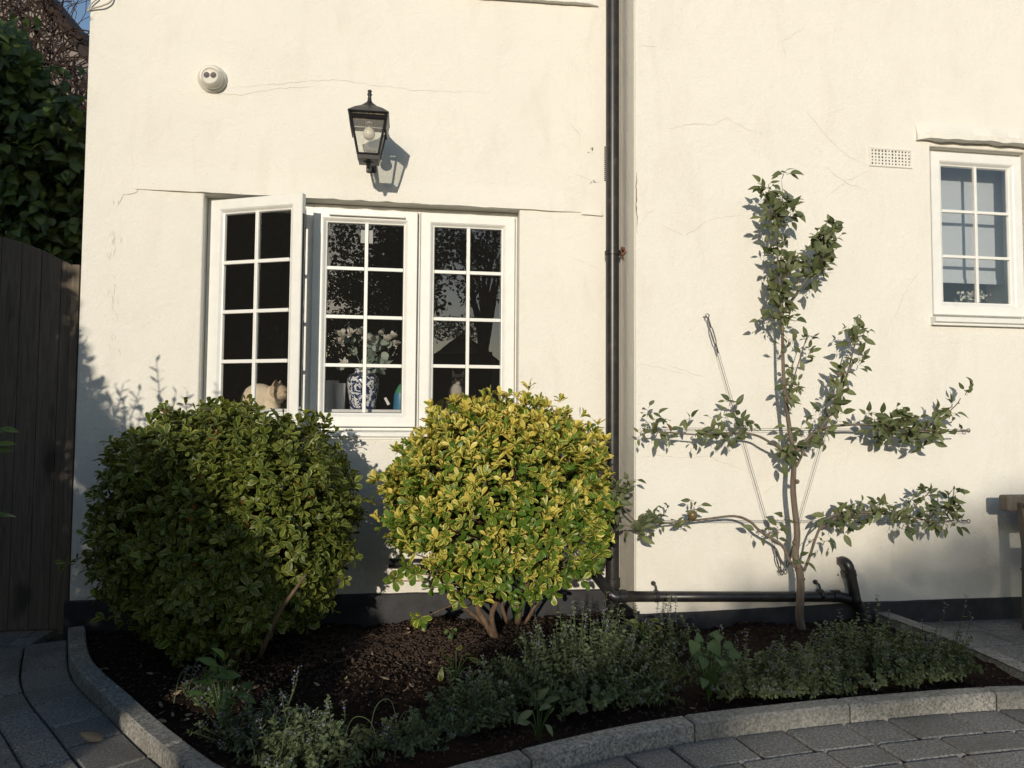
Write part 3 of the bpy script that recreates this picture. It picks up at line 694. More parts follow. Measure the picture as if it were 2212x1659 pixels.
bs = MB(); loft4([(WB*.7, zb_-.026), (WB-.001, zb_-.024), (WB+.003, zb_-.006), (WB-.002, zb_)], bs); bs.lathe([(.034, zb_-.025), (.026, lz(352)), (.012, lz(353.5)), (.010, lz(355)), (.013, lz(357)), (.006, lz(358)), (.009, lz(360)), (.010, lz(362)), (.003, lz(365))], (lx, LY, 0), n=20); bs.build('base', M['lampiron'], lamp, smooth='auto')
bh = MB(); bh.lathe([(.014, lz(276)), (.018, lz(272)), (.018, lz(262)), (.01, lz(258))], (lx, LY, 0), n=20); bh.build('bulb_holder', M['white_plastic'], lamp, smooth='auto')
bb = MB(); zc = lz(290); prof = [(.003, zc-.030)]+[(.030*math.sin(t), zc-.030*math.cos(t)) for t in np.linspace(.25, 2.3, 10)]+[(.015, zc+.034), (.013, lz(274))]
bb.lathe(prof, (lx, LY, 0), n=28); bb.build('bulb', M['bulb'], lamp, smooth=True)
br = MB(); br.tube(smooth_poly([(lx, LY+.04, lz(347)), (lx, LY+.1, lz(352)), (lx, -.09, lz(338)), (lx, -.02, lz(318))], 5), .008, 8); br.box(lx-.025, lx+.025, -.016, 0, lz(335), lz(285)); br.build('wall_bracket', M['lampiron'], lamp, .002)
# ================================================================ SECURITY CAMERA
cc = W(455, 168); cm = empty('security_camera', (0, 0, 0), 'round cream turret security camera high on the wall', 'security camera')
cx_, cz_ = W(457, 168, -.02)[0], W(457, 168, -.02)[2]
b = MB(); b.lathe([(.071, .0), (.071, -.012), (.066, -.018), (.058, -.026), (.056, -.040), (.05, -.046), (.03, -.047)], (cx_, 0, cz_), (0, 1, 0), 48); b.build('base', M['white_plastic'], cm, smooth='auto')
ax = Vector((-.10, -1, .02)).normalized(); c0 = Vector((cx_+.006, -.034, cz_-.010))
bl_ = MB(); bl_.lathe([(.052*math.sin(t), .052*math.cos(t)) for t in np.linspace(1.9, .9, 12)]+[(.0375, .0285), (.036, .0275)], c0, ax, 40); bl_.build('ball', M['white_plastic'], cm, smooth='auto')
for s_, mt in ((-1, 'lens'), (1, 'lens')):
    sd_ = ax.cross(Vector((0, 0, 1))).normalized(); q = c0+ax*.0278+sd_*(.0165*s_)+Vector((0, 0, .004))
    le = MB(); le.lathe([(.0150, 0), (.0150, .0012), (.013, .0016), (.006, .0006), (.001, .0005)], q, ax, 24); le.build('lens', M[mt], cm, smooth='auto')
tw = MB(); tw.lathe([(.053, -.003), (.0545, -.001), (.0545, .001), (.053, .003)], c0, ax, 40); tw.build('trim_ring', M['white_plastic'], cm, smooth='auto')
# cable at the top left corner
cb = MB(); cb.tube(smooth_poly([W(188, 24, -.004), W(200, 18, -.012), W(222, 12, -.02), W(240, 2, -.015), W(246, -20, -.01)], 5), .004, 8); cb.tube(smooth_poly([W(190, 26, -.004), W(196, 10, -.012), W(212, -4, -.012)], 4), .0035, 8)
tag(cb.build('cable', M['cable'], smooth=True), 'loose beige cable at the top left corner of the white wall', 'cable')
# ================================================================ THINGS IN THE WINDOW
SZ0 = zb+.112
def remesh(mb, name, mat, parent, vox=.004, smooth=6):
    o = mb.build(name, mat, parent)
    r1 = o.modifiers.new('r', 'REMESH'); r1.mode = 'VOXEL'; r1.voxel_size = vox; r1.use_smooth_shade = True
    r2 = o.modifiers.new('s', 'SMOOTH'); r2.iterations = smooth; r2.factor = .5
    dg = bpy.context.evaluated_depsgraph_get(); me = bpy.data.meshes.new_from_object(o.evaluated_get(dg))
    o.modifiers.clear(); o.data = me
    if not me.materials: me.materials.append(mat)
    return o
def ell(mb, c, r3, axis=None, n=20):
    r3 = Vector(r3); Mx = Matrix.Identity(3)
    if axis is not None: Mx = Vector(axis).to_track_quat('X', 'Z').to_matrix()
    vs = []; fs = []; m_ = 14
    for i in range(m_+1):
        p = math.pi*i/m_; rr = max(math.sin(p), .02)
        for j in range(n):
            q = 2*math.pi*j/n; v_ = Mx @ Vector((r3.x*rr*math.cos(q), r3.y*rr*math.sin(q), -r3.z*math.cos(p))); vs.append(v_+Vector(c))
    for i in range(m_):
        for j in range(n): fs.append((i*n+j, i*n+(j+1) % n, (i+1)*n+(j+1) % n, (i+1)*n+j))
    mb.add(vs, fs+[tuple(range(n))[::-1], tuple(range(m_*n, m_*n+n))])
CYY = .27
catA = empty('cat', (0, 0, 0), 'cream cat with darker face and ears sitting behind the open casement', 'cat')
b0 = Vector(W(562, 860, CYY)); hp = Vector(W(603, 849, CYY-.05))
mb = MB(); ell(mb, b0+Vector((-.005, .01, -.012)), (.098, .080, .092)); ell(mb, b0+Vector((-.045, .03, -.045)), (.065, .065, .065)); ell(mb, b0+Vector((.055, -.01, -.045)), (.055, .055, .07)); ell(mb, (b0*.35+hp*.65), (.045, .04, .05))
ell(mb, hp+Vector((-.02, .012, -.018)), (.048, .045, .048)); ell(mb, b0+Vector((.075, -.03, -.095)), (.02, .02, .045)); ell(mb, b0+Vector((.06, .02, -.095)), (.02, .02, .045))
ell(mb, b0+Vector((-.06, -.03, -.09)), (.07, .025, .02))
remesh(mb, 'body', M['cream_fur'], catA, .0045, 4)
fc = MB(); ell(fc, hp, (.052, .050, .046)); ell(fc, hp+Vector((.012, -.030, -.010)), (.036, .026, .028)); ell(fc, hp+Vector((.017, -.046, -.016)), (.018, .014, .012))
for s_ in (-1, 1): fc.lathe([(.036, -.010), (.022, .018), (.0015, .046)], hp+Vector((-.012+.012*(s_ < 0), -.026*s_, .030)), (-.05, -.30*s_, 1), 3)
remesh(fc, 'head', M['pt_fur'], catA, .0035, 3)
ea = MB(); ea.lathe([(.016, 0), (.010, .014), (.001, .028)], hp+Vector((-.011, -.0400, .038)), (-.05, -.35, 1), 3); ea.build('ear', M['pink'], catA, smooth=True)
for e_ in ((-.006, -.049, .006), (.036, -.047, .006)): ey = MB(); ell(ey, hp+Vector(e_), (.0075, .0065, .0065), n=12); ey.build('eye', M['eye'], catA, smooth=True)
catB = empty('cat', (0, 0, 0), 'black and white cat sitting in the dark behind the right casement', 'cat')
h2 = Vector(W(990, 822, .33)); mb = MB(); ell(mb, h2, (.042, .044, .038)); ell(mb, h2+Vector((0, -.035, -.014)), (.018, .02, .015)); ell(mb, h2+Vector((-.005, .02, -.07)), (.05, .05, .06)); ell(mb, h2+Vector((0, .04, -.14)), (.07, .08, .09)); ell(mb, h2+Vector((-.025, -.02, -.15)), (.018, .02, .06)); ell(mb, h2+Vector((.025, -.02, -.15)), (.018, .02, .06))
for s_ in (-1, 1): mb.lathe([(.016, 0), (.011, .016), (.002, .036)], h2+Vector((.024*s_, 0, .026)), (.3*s_, 0, 1), 8)
remesh(mb, 'body', M['black_fur'], catB, .0045, 4)
wf = MB(); ell(wf, h2+Vector((-.012, -.028, -.066)), (.034, .028, .05)); ell(wf, h2+Vector((-.004, -.045, -.018)), (.014, .013, .012)); remesh(wf, 'chest', M['white_fur'], catB, .004, 4)
for s_ in (-1, 1): ey = MB(); ell(ey, h2+Vector((.017*s_, -.041, .004)), (.0055, .0045, .0055), n=12); ey.build('eye', M['eye'], catB, smooth=True)
# vase and bouquet
vY = .30; vx = W(784, 850, vY)[0]; vz = lambda y: W(783, y, vY)[2]; vr = (W(817, 850, vY)[0]-W(748, 850, vY)[0])/2
v0 = SZ0+.001; v1 = vz(797)
vp = [(vr*.66, 0), (vr*.78, .02), (vr*.84, .2), (vr*.97, .5), (vr*1.02, .70), (vr*.93, .82), (vr*.66, .885), (vr*.58, .91), (vr*.57, .97), (vr*.62, 1.0), (vr*.5, 1.0)]
vs_ = MB(); hh = v1-v0; pr_ = smooth_poly([(a, b*hh, 0) for a, b in vp], 4); vs_.lathe([(p[0], p[1]) for p in pr_], (vx, vY, v0), n=40)
tag(vs_.build('vase', M['china'], smooth=True), 'blue and white patterned ginger jar vase on the inner window sill', 'vase')
bq = empty('flower_bouquet', (0, 0, 0), 'bouquet of white silk flowers and grey green leaves in the patterned vase', 'flowers')
stm = MB(); tips = []
for k in range(12):
    tx = W(random.uniform(735, 862), random.uniform(705, 800), vY+random.uniform(-.1, .1)); b_ = np.array([vx, vY, v1-.02])
    md = b_*.5+tx*.5+np.array([0, 0, .03]); stm.tube(smooth_poly([b_, md, tx], 4), .0016, 5); tips.append((b_, md, tx))
stm.build('stem', M['leaf_euc'], bq)
P_, D_, L_ = [], [], []
for b_, md, tx in tips:
    for j in range(4):
        t = random.uniform(.45, 1.0); p = (1-t)**2*b_+2*t*(1-t)*md+t*t*tx; dr = nrm(rng.normal(size=3)*np.array([1, .7, .6])+[0, -.2, -.1]); P_.append(p); D_.append(dr); L_.append(random.uniform(.038, .062))
P_ = np.array(P_); leaves('leaf', P_, D_, np.tile([0, -1, .3], (len(P_), 1))+rng.normal(size=(len(P_), 3))*.4, np.array(L_), np.array(L_)*.8, M['leaf_euc'], bq, 'round', .1, .2)
for (a, b) in [(742, 730), (735, 742), (757, 722), (790, 735), (806, 738), (838, 735), (855, 745), (745, 790), (850, 730), (775, 722), (826, 722), (738, 722)]:
    c_ = W(a, b, vY-.09+random.uniform(-.02, .05)); n_ = 9; ang = rng.random(n_)*6.28; dd = np.stack([np.cos(ang), -.5-rng.random(n_), np.sin(ang)+.4], 1)
    leaves('flower', np.tile(c_, (n_, 1)), dd, np.tile([0, -.4, 1], (n_, 1))+rng.normal(size=(n_, 3))*.3, .034*np.ones(n_), .026*np.ones(n_), M['petal'], bq, 'round', .4, -.5)
# other sill items
tb = MB(); q = W(735, 858, .33); r0 = .032; tb.lathe([(r0*.78, 0), (r0, W(735, 828, .33)[2]-SZ0), (r0*.94, W(735, 828, .33)[2]-SZ0), (r0*.72, .004)], (q[0], .33, SZ0), n=28)
tag(tb.build('paper_cup', M['tissue'], smooth='auto'), 'plain white paper cup left of the patterned vase', 'cup')
bx = MB(); c_ = W(720, 850, .40); bx.box(c_[0]-.04, c_[0]+.03, .38, .45, SZ0+.001, W(720, 822, .40)[2]); tag(bx.build('card_box', M['tissue'], bevel=.002), 'pale card box standing behind the white paper cup', 'box')
bt = empty('spray_bottle', (0, 0, 0), 'blue and green plastic bottle right of the vase on the sill', 'bottle')
c_ = W(866, 860, .30); h1 = W(862, 850, .3)[2]-SZ0; h2_ = W(862, 830, .3)[2]-SZ0
m_ = MB(); m_.lathe([(.04, .001), (.043, .01), (.038, h1), (.03, h1)], (c_[0], .3, SZ0), n=24); m_.build('body', M['blue'], bt, smooth='auto')
m_ = MB(); m_.lathe([(.034, h1+.0005), (.030, h1+.015), (.016, h2_-.01), (.008, h2_), (.001, h2_+.002)], (c_[0], .3, SZ0), n=24); m_.build('cap', M['green'], bt, smooth='auto')
tg = MB(); c_ = W(834, 868, .26); tg.add([(c_[0]-.012, .26, c_[2]+.02), (c_[0], .255, c_[2]+.026), (c_[0]+.022, .26, c_[2]-.012), (c_[0]+.008, .265, c_[2]-.02), (c_[0]-.012, .264, c_[2]+.02), (c_[0], .259, c_[2]+.026), (c_[0]+.022, .264, c_[2]-.012), (c_[0]+.008, .269, c_[2]-.02)], [(0, 1, 2, 3), (4, 5, 6, 7), (0, 1, 5, 4), (1, 2, 6, 5), (2, 3, 7, 6), (3, 0, 4, 7)])
tag(tg.build('price_tag', M['tissue']), 'small white tag leaning against the blue bottle', 'tag')
# flowers on the right window's sill
fl = empty('potted_flowers', (0, 0, 0), 'small white flowering plant below the blind in the right window', 'flowers')
fY = RY+.11; n_ = 60; c_ = W(2104, 640, fY); pos = np.array([c_+[random.gauss(0, .045), random.gauss(0, .015), random.uniform(-.02, .028)] for _ in range(n_)])
leaves('flower', pos, rdir(n_), rdir(n_), .018, .015, M['petal'], fl, 'round', .2, .2)
leaves('leaf', pos[:30]-[0, 0, .01], rdir(30), rdir(30), .026, .014, M['leaf_euc'], fl, 'ovate')
pt = MB(); pt.lathe([(.03, 0), (.036, .05), (.033, .05)], (c_[0], fY, rz0+.05), n=20); pt.build('pot', M['tissue'], fl, smooth='auto')
# ================================================================ SHRUBS
def soil_at(x, y): return soilz(x, y)
def rosettes(centers, axes, k, Lf, Wf, open_=.6, rn=None):
    n_ = len(centers); P, Dd, U, Ls, Rn = [], [], [], [], []
    ax = nrm(axes); ref = nrm(rng.normal(size=(n_, 3))); a = nrm(np.cross(ax, ref)); b = np.cross(ax, a); ph = rng.random(n_)*6.28
    for j in range(k):
        q = ph+2*math.pi*j/k*1.0+rng.normal(size=n_)*.25+(j % 2)*.4; o_ = open_+rng.normal(size=n_)*.22+(j % 3-1)*.22
        rad = a*np.cos(q)[:, None]+b*np.sin(q)[:, None]; dr = nrm(ax*np.cos(o_*1.3)[:, None]+rad*np.sin(o_*1.3)[:, None])
        P.append(centers-ax*(rng.random(n_)*.022)[:, None]+rad*.002); Dd.append(dr); U.append(nrm(ax-dr*np.sum(ax*dr, 1)[:, None]+rng.normal(size=(n_, 3))*.12)); Ls.append(Lf*(.75+.5*rng.random(n_)))
        Rn.append(rng.random(n_) if rn is None else np.clip(rn+rng.normal(size=n_)*.18, 0, .96))
    return np.concatenate(P), np.concatenate(Dd), np.concatenate(U), np.concatenate(Ls), np.concatenate(Rn)
def shape_pts(n_, c, r3, p=2.4, lump=.06, low=None, seed=0, rmin=.93, zcut=-1):
    out, ax = [], []
    while len(out) < n_:
        d_ = rdir(1)[0]
        if d_[2] < zcut: continue
        s_ = 1/(abs(d_[0])**p+abs(d_[1])**p+abs(d_[2])**p)**(1/p)
        if low is not None and d_[2] < 0: s_ *= 1-low*abs(d_[2])**1.5
        s_ *= 1+lump*noise.noise(Vector(d_*2.3)+Vector((seed, 0, 0)))*2+lump*.7*noise.noise(Vector(d_*6)+Vector((seed, 5, 0)))*2
        s_ *= random.uniform(rmin, 1.0)+(random.random() < .10)*random.uniform(0, .07)
        q = np.array(c)+d_*s_*np.array(r3)
        if q[2] < .05 or q[1] > -.03: continue
        out.append(q); g_ = d_/np.array(r3); ax.append(g_/np.linalg.norm(g_)+np.array([0, 0, .75])+rng.normal(size=3)*.28)
    return np.array(out), nrm(np.array(ax))
def twigs(mb, base, tips, r0=.004, n=5):
    for t in tips:
        b_ = np.array(base)+rng.normal(size=3)*.03*[1, 1, .3]; md = b_*.45+np.array(t)*.55+rng.normal(size=3)*.03; mb.tube(smooth_poly([b_, md, t], 3), [r0*(1-.75*i/6) for i in range(7)], n, False)
# left shrub (greener)
b1 = empty('euonymus_shrub', (0, 0, 0), 'large rounded dark green clipped shrub standing under the open window', 'shrub')
c1 = W(494, 1142, -.50); R1 = (.50, .41, .510)
pc, pa = shape_pts(3700, c1, R1, 3.1, .09, .12, 3, .82)
P, Dd, U, Ls, Rn = rosettes(pc, pa, 6, .036, .02, .75, rn=np.clip(.38+.25*rng.normal(size=len(pc))+.0*pc[:, 2], 0, .96)); Rn[rng.random(len(Rn)) < .006] = .99
leaves('foliage', P, Dd, U, Ls, Ls*.46, M['leaf_green'], b1, 'obovate', .34, .26, Rn)
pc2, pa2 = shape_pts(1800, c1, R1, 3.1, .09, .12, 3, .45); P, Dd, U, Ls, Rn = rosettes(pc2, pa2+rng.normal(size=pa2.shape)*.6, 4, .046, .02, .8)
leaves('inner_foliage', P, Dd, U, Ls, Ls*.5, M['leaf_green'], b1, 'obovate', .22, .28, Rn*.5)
tw = MB(); bs1 = np.array([c1[0]+.05, -.5, .03])
for k in range(9):
    e_ = c1+rdir(1)[0]*np.array(R1)*.55+[0, 0, .05]; tw.tube(smooth_poly([bs1+rng.normal(size=3)*[.06, .05, 0], bs1*.6+e_*.4+rng.normal(size=3)*.04, e_], 4), [.013*(1-.07*i) for i in range(9)], 7)
twigs(tw, c1-[0, 0, .2], pc[::9], .0028, 4)
# bare stem seen through the lower right side
tw.tube(smooth_poly([W(560, 1420, -.75), W(600, 1330, -.86), W(640, 1270, -.9), W(662, 1240, -.88)], 4), [.011*(1-.05*i) for i in range(13)], 8)
tw.build('branches', M['bark'], b1, smooth=True)
# right shrub (golden)
b2 = empty('euonymus_shrub', (0, 0, 0), 'rounded shrub with bright yellow and green variegated leaves beside the downpipe', 'shrub')
c2 = W(1084, 1078, -.46); R2 = (.515, .38, .455)
pc, pa = shape_pts(2400, c2, R2, 2.35, .10, .10, 11, .80)
keep = [not (q[2] < c2[2]-.22 and (q[1] > c2[1] or random.random() < .35)) for q in pc]; pc, pa = pc[keep], pa[keep]
hgt = (pc[:, 2]-c2[2])/R2[2]; gold = np.clip(.50+.34*hgt+.26*rng.normal(size=len(pc)), .02, .96)
P, Dd, U, Ls, Rn = rosettes(pc, pa, 7, .042, .02, .52, rn=gold)
leaves('foliage', P, Dd, U, Ls, Ls*.43, M['leaf_gold'], b2, 'obovate', .42, .18, Rn)
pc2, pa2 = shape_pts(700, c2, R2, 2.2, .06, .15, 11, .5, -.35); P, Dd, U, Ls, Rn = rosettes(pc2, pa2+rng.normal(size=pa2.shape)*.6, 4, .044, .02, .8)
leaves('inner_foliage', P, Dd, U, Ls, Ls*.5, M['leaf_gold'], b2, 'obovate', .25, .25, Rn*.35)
# loose low sprays
ex = [W(a, b, -.62+random.uniform(-.08, .08)) for a, b in [(880, 1225), (900, 1240), (870, 1190), (965, 1262), (1180, 1262), (1215, 1255), (1240, 1240), (1130, 1235), (1100, 1225), (1010, 1262), (1195, 1285), (1050, 1250), (855, 1255), (905, 1338), (990, 1300), (1270, 1215), (1300, 1190), (930, 1270), (1085, 1275), (1150, 1290), (1260, 1250)]]
exa = np.array([[random.gauss(0, .5), -.7, random.gauss(.1, .4)] for _ in ex])
for e_, a_ in zip(ex, exa):
    P, Dd, U, Ls, Rn = rosettes(np.array([e_]), np.array([a_]), 10, .046, .02, .75)
    leaves('leaf_spray', P, Dd, U, Ls, Ls*.52, M['leaf_gold'], b2, 'obovate', .2, .25, Rn*.5)
tw = MB(); t0 = G(1075, 1385, .03)
stems = [[(1072, 1385, -.36), (1040, 1330, -.38), (1015, 1290, -.42), (960, 1270, -.5)], [(1072, 1385, -.36), (1062, 1330, -.40), (1078, 1280, -.45), (1068, 1200, -.45), (1050, 1080, -.45)],
         [(1118, 1345, -.33), (1125, 1290, -.38), (1148, 1240, -.42), (1170, 1120, -.45)], [(1095, 1345, -.3), (1085, 1300, -.35), (1110, 1250, -.40), (1105, 1150, -.42)],
         [(1135, 1345, -.33), (1170, 1290, -.4), (1230, 1240, -.5)], [(1050, 1350, -.34), (1000, 1310, -.42), (985, 1290, -.46), (930, 1230, -.5)]]
for i, s_ in enumerate(stems):
    q = smooth_poly([W(*a) for a in s_], 5); r0 = [.017, .015, .017, .010, .009, .011][i]; tw.tube(q, [r0*(1-.6*j/len(q)) for j in range(len(q))], 9)
twigs(tw, c2-[0, 0, .2], pc[::6], .003, 4); [tw.tube(smooth_poly([c2+[(e_[0]-c2[0])*.4, -.05, -.28], e_*.5+c2*.5-[0, 0, .18], e_], 3), .0025, 5) for e_ in ex]
tw.build('branches', M['bark'], b2, smooth=True)
# ================================================================ APPLE TREE (espalier)
TY = YR-.17
ap = empty('apple_tree', (0, 0, 0), 'young fan trained apple tree on wires against the right wall', 'tree')
def PT(l, Y=TY): return [W(a, b, Y) for a, b in l]
trunk = smooth_poly(PT([(1738, 1390), (1727, 1335), (1729, 1290), (1728, 1240), (1718, 1200), (1722, 1150), (1713, 1060), (1715, 990), (1706, 930), (1698, 870), (1692, 800), (1690, 700), (1687, 640), (1680, 560), (1682, 480), (1690, 430), (1688, 385)]), 4)
trunk[0][2] = 0.0
tk = MB(); n_ = len(trunk); tk.tube(trunk, [(.019*(1-i/n_*1.15)+.003) if i > 8 else .022-.001*i*.4 for i in range(n_)], 12)
for a, b in [(1726, 1225), (1722, 1040), (1708, 1000), (1733, 1250), (1720, 1125), (1716, 1172), (1703, 860)]: p = W(a, b, TY-.012); tk.lathe([(.010, -.012), (.012, 0), (.004, .010)], p, (random.uniform(-1, 1), -.6, .3), 8)
tk.build('trunk', M['apple_bark'], ap, smooth=True)
BR = {'ll': ([(1724, 1231), (1703, 1208), (1689, 1178), (1644, 1149), (1619, 1126), (1586, 1115), (1535, 1120), (1485, 1126), (1422, 1132), (1384, 1140), (1350, 1135)], .0085),
      'll2': ([(1384, 1140), (1350, 1100), (1330, 1060), (1318, 1040)], .004),
      'ul': ([(1714, 998), (1695, 977), (1661, 954), (1628, 939), (1577, 935), (1518, 939), (1451, 935), (1388, 930)], .0075),
      'ur': ([(1714, 985), (1741, 951), (1779, 926), (1829, 918), (1888, 918), (1939, 926), (1997, 932), (2094, 931)], .0085),
      'ur2': ([(1980, 930), (2030, 905), (2065, 875), (2075, 860)], .004),
      'lr': ([(1737, 1233), (1750, 1199), (1762, 1162), (1779, 1128), (1808, 1111), (1871, 1107), (1955, 1115), (2023, 1128), (2060, 1124)], .0075),
      'lr2': ([(1765, 1150), (1800, 1122), (1860, 1112), (1920, 1112)], .005), 'lr3': ([(1955, 1115), (1990, 1080), (2010, 1062)], .0035), 'lr4': ([(2030, 1120), (2055, 1085), (2062, 1050)], .0035),
      'up': ([(1720, 1008), (1745, 960), (1790, 900), (1820, 840), (1840, 770), (1857, 700)], .007),
      'tf': ([(1690, 680), (1708, 650), (1745, 600), (1778, 550), (1795, 495)], .006),
      'sm': ([(1702, 860), (1720, 800), (1745, 720)], .004), 'sl': ([(1690, 690), (1660, 685), (1640, 690)], .003), 'tp2': ([(1682, 500), (1668, 450), (1660, 400)], .004),
      's1': ([(1597, 933), (1588, 905), (1580, 870)], .0025), 's2': ([(1741, 1180), (1765, 1160), (1780, 1170)], .002), 's3': ([(1485, 1126), (1495, 1105), (1500, 1095)], .003), 's4': ([(1660, 1155), (1690, 1140), (1700, 1130)], .0025)}
bm_ = MB(); curves = {}
for k, (l, r0) in BR.items():
    Yb = [TY-.0-.03*random.random()*(i > 1) for i in range(len(l))]; q = smooth_poly([W(a, b, y_) for (a, b), y_ in zip(l, Yb)], 4); curves[k] = q
    bm_.tube(q, [r0*(1-.6*i/len(q)) for i in range(len(q))], 8)
bm_.build('branches', M['apple_bark'], ap, smooth=True)
P, Dd, U, Ls = [], [], [], []; sp = MB()
def cluster(c, n, L=.062, spread=.03):
    L *= .95
    c = np.array(c); sp.tube([c+[0, .015, -.02], c], .0018, 5)
    for _ in range(n):
        d_ = nrm(np.array([random.gauss(0, .8), random.gauss(-.35, .45), random.gauss(.22, .65)])); p = c+rng.normal(size=3)*spread*[1, .5, 1]*.4; pe = p+d_*.018
        sp.tube([p, pe], .0009, 4, False); P.append(pe); Dd.append(nrm(d_+[0, 0, -.18])); U.append(np.array([random.gauss(-.2, .5), -.8, random.gauss(.6, .5)])); Ls.append(L*random.uniform(.45, 1.2))
def along(q, t0, t1, n, per=5, off=.02, L=.062):
    for _ in range(max(1, round(n*.95))):
        t = random.uniform(t0, t1)*(len(q)-1); i = int(min(t, len(q)-2)); p = q[i]+(q[i+1]-q[i])*(t-i)+rng.normal(size=3)*off*[1, .6, 1]; cluster(p, per, L)
along(trunk, .70, .985, 36, 6, .036, .07); along(trunk, .55, .62, 3, 4, .02); along(trunk, .44, .50, 7, 5, .03); along(trunk, .62, .7, 4, 4)
along(curves['tf'], .4, 1, 27, 6, .03, .07); along(curves['tp2'], .1, 1, 6, 5, .02, .05); along(curves['sm'], .2, 1, 9, 5, .02, .05); along(curves['sl'], .3, 1, 4, 5, .03, .05)
along(curves['up'], .28, 1, 24, 5, .03, .066); along(curves['ul'], .42, 1, 15, 5, .022, .055); along(curves['s1'], .8, 1, 1, 4, .005)
along(curves['ur'], .55, .92, 28, 6, .034); along(curves['ur2'], .0, 1, 12, 5, .03); along(curves['ur'], .05, .2, 6, 4, .03); along(curves['ur'], .95, 1, 1, 3, .0)
along(curves['lr'], .42, .75, 18, 5, .028); along(curves['lr2'], .3, 1, 6, 4, .03); along(curves['lr3'], .3, 1, 4, 5, .012); along(curves['lr4'], .0, 1, 9, 5, .018); along(curves['lr'], .8, 1, 7, 5, .03)
along(curves['ll'], .84, 1, 6, 5, .035); along(curves['ll2'], .0, 1, 10, 5, .03, .055); along(curves['s2'], .3, 1, 1, 3); along(curves['s4'], .2, 1, 3, 3, .02); along(curves['s3'], .6, 1, 2, 4, .01)
for a, b, n_ in [(1410, 1112, 4), (1425, 1128, 4), (1440, 1100, 3), (1480, 1130, 4), (1465, 1128, 3), (1745, 1215, 3), (1765, 1130, 2), (1790, 1185, 1), (1640, 1150, 3), (1578, 868, 3), (1715, 1205, 2), (1400, 890, 6), (1420, 905, 5), (1545, 912, 5), (1590, 900, 5), (1612, 915, 5), (1500, 960, 2), (1560, 955, 4), (1385, 932, 5)]: cluster(W(a, b, TY-.02), n_, .055)
P = np.array(P); P[:, 1] = np.minimum(P[:, 1], YR-.03); sp.build('spurs', M['twig'], ap); Ls = np.array(Ls)
rn_ = np.clip(rng.random(len(P)), 0, .955); rn_[rng.random(len(P)) < .004] = .99
leaves('foliage', P, Dd, U, Ls, Ls*.46, M['leaf_apple'], ap, 'ovate', .3, .3, rn_)
fr_ = MB(); c_ = W(1496, 1113, TY-.055); fr_.lathe([(.003, .017), (.011, .022), (.019, .017), (.024, .004), (.022, -.010), (.015, -.021), (.007, -.023), (.002, -.019)], c_, (0, 0, 1), 24); fr_.build('apple', M['apple'], ap, smooth=True)
# training wires
def wire(pts, name, label, strands=2):
    o_ = empty(name, (0, 0, 0), label, 'wire', 'training wires on the right wall'); m_ = MB(); A, B = W(*pts[0], YR-.05), W(*pts[1], YR-.05); t = nrm((B-A)); pn = np.array([t[2], 0, -t[0]])
    for k in range(strands): m_.tube([A+pn*.009*(k-.5), B+pn*.009*(k-.5)], .0010, 5)
    m_.build('cable', M['steel'], o_)
    for E_, s_ in ((A, -1), (B, 1)):
        e_ = MB(); e_.tube([E_+[0, .05, 0], E_+[0, .01, 0]], .003, 8)
        rg = [E_+[0, 0, 0]+t*s_*.0+np.array([math.cos(q)*.010, 0, math.sin(q)*.010]) for q in np.linspace(0, 6.28, 13)]; e_.tube(rg, .0022, 6); e_.build('eye_bolt', M['steel'], o_, smooth=True)
    return o_, A, B, t
def buckle(o_, A, t, l0, l1):
    m_ = MB(); pn = np.array([t[2], 0, -t[0]])
    for s_ in (-1, 1): m_.tube(smooth_poly([A+t*l0, A+t*(l0+.012)+pn*.007*s_, A+t*(l1-.012)+pn*.007*s_, A+t*l1], 3), .0028, 6)
    m_.tube([A+t*.008, A+t*l0], .003, 6); m_.tube([A+t*l1, A+t*(l1+.05)], .003, 6); m_.build('turnbuckle', M['steel'], o_, smooth=True)
for l, lb in [([(1528, 682), (1689, 1238)], 'slanting steel wire with a turnbuckle left of the apple trunk'), ([(1856, 684), (1696, 1236)], 'slanting steel wire right of the apple trunk, leaning towards the small window')]:
    o_, A, B, t = wire(l, 'training_wire', lb); l[0][0] < 1600 and buckle(o_, A, t, .06, .15); buckle(o_, B, -t, .03, .09)
wire([(1395, 926), (2092, 930)], 'training_wire', 'upper horizontal steel wire crossing behind the apple tree')
wire([(1408, 1126), (2092, 1126)], 'training_wire', 'lower horizontal steel wire crossing behind the apple tree')
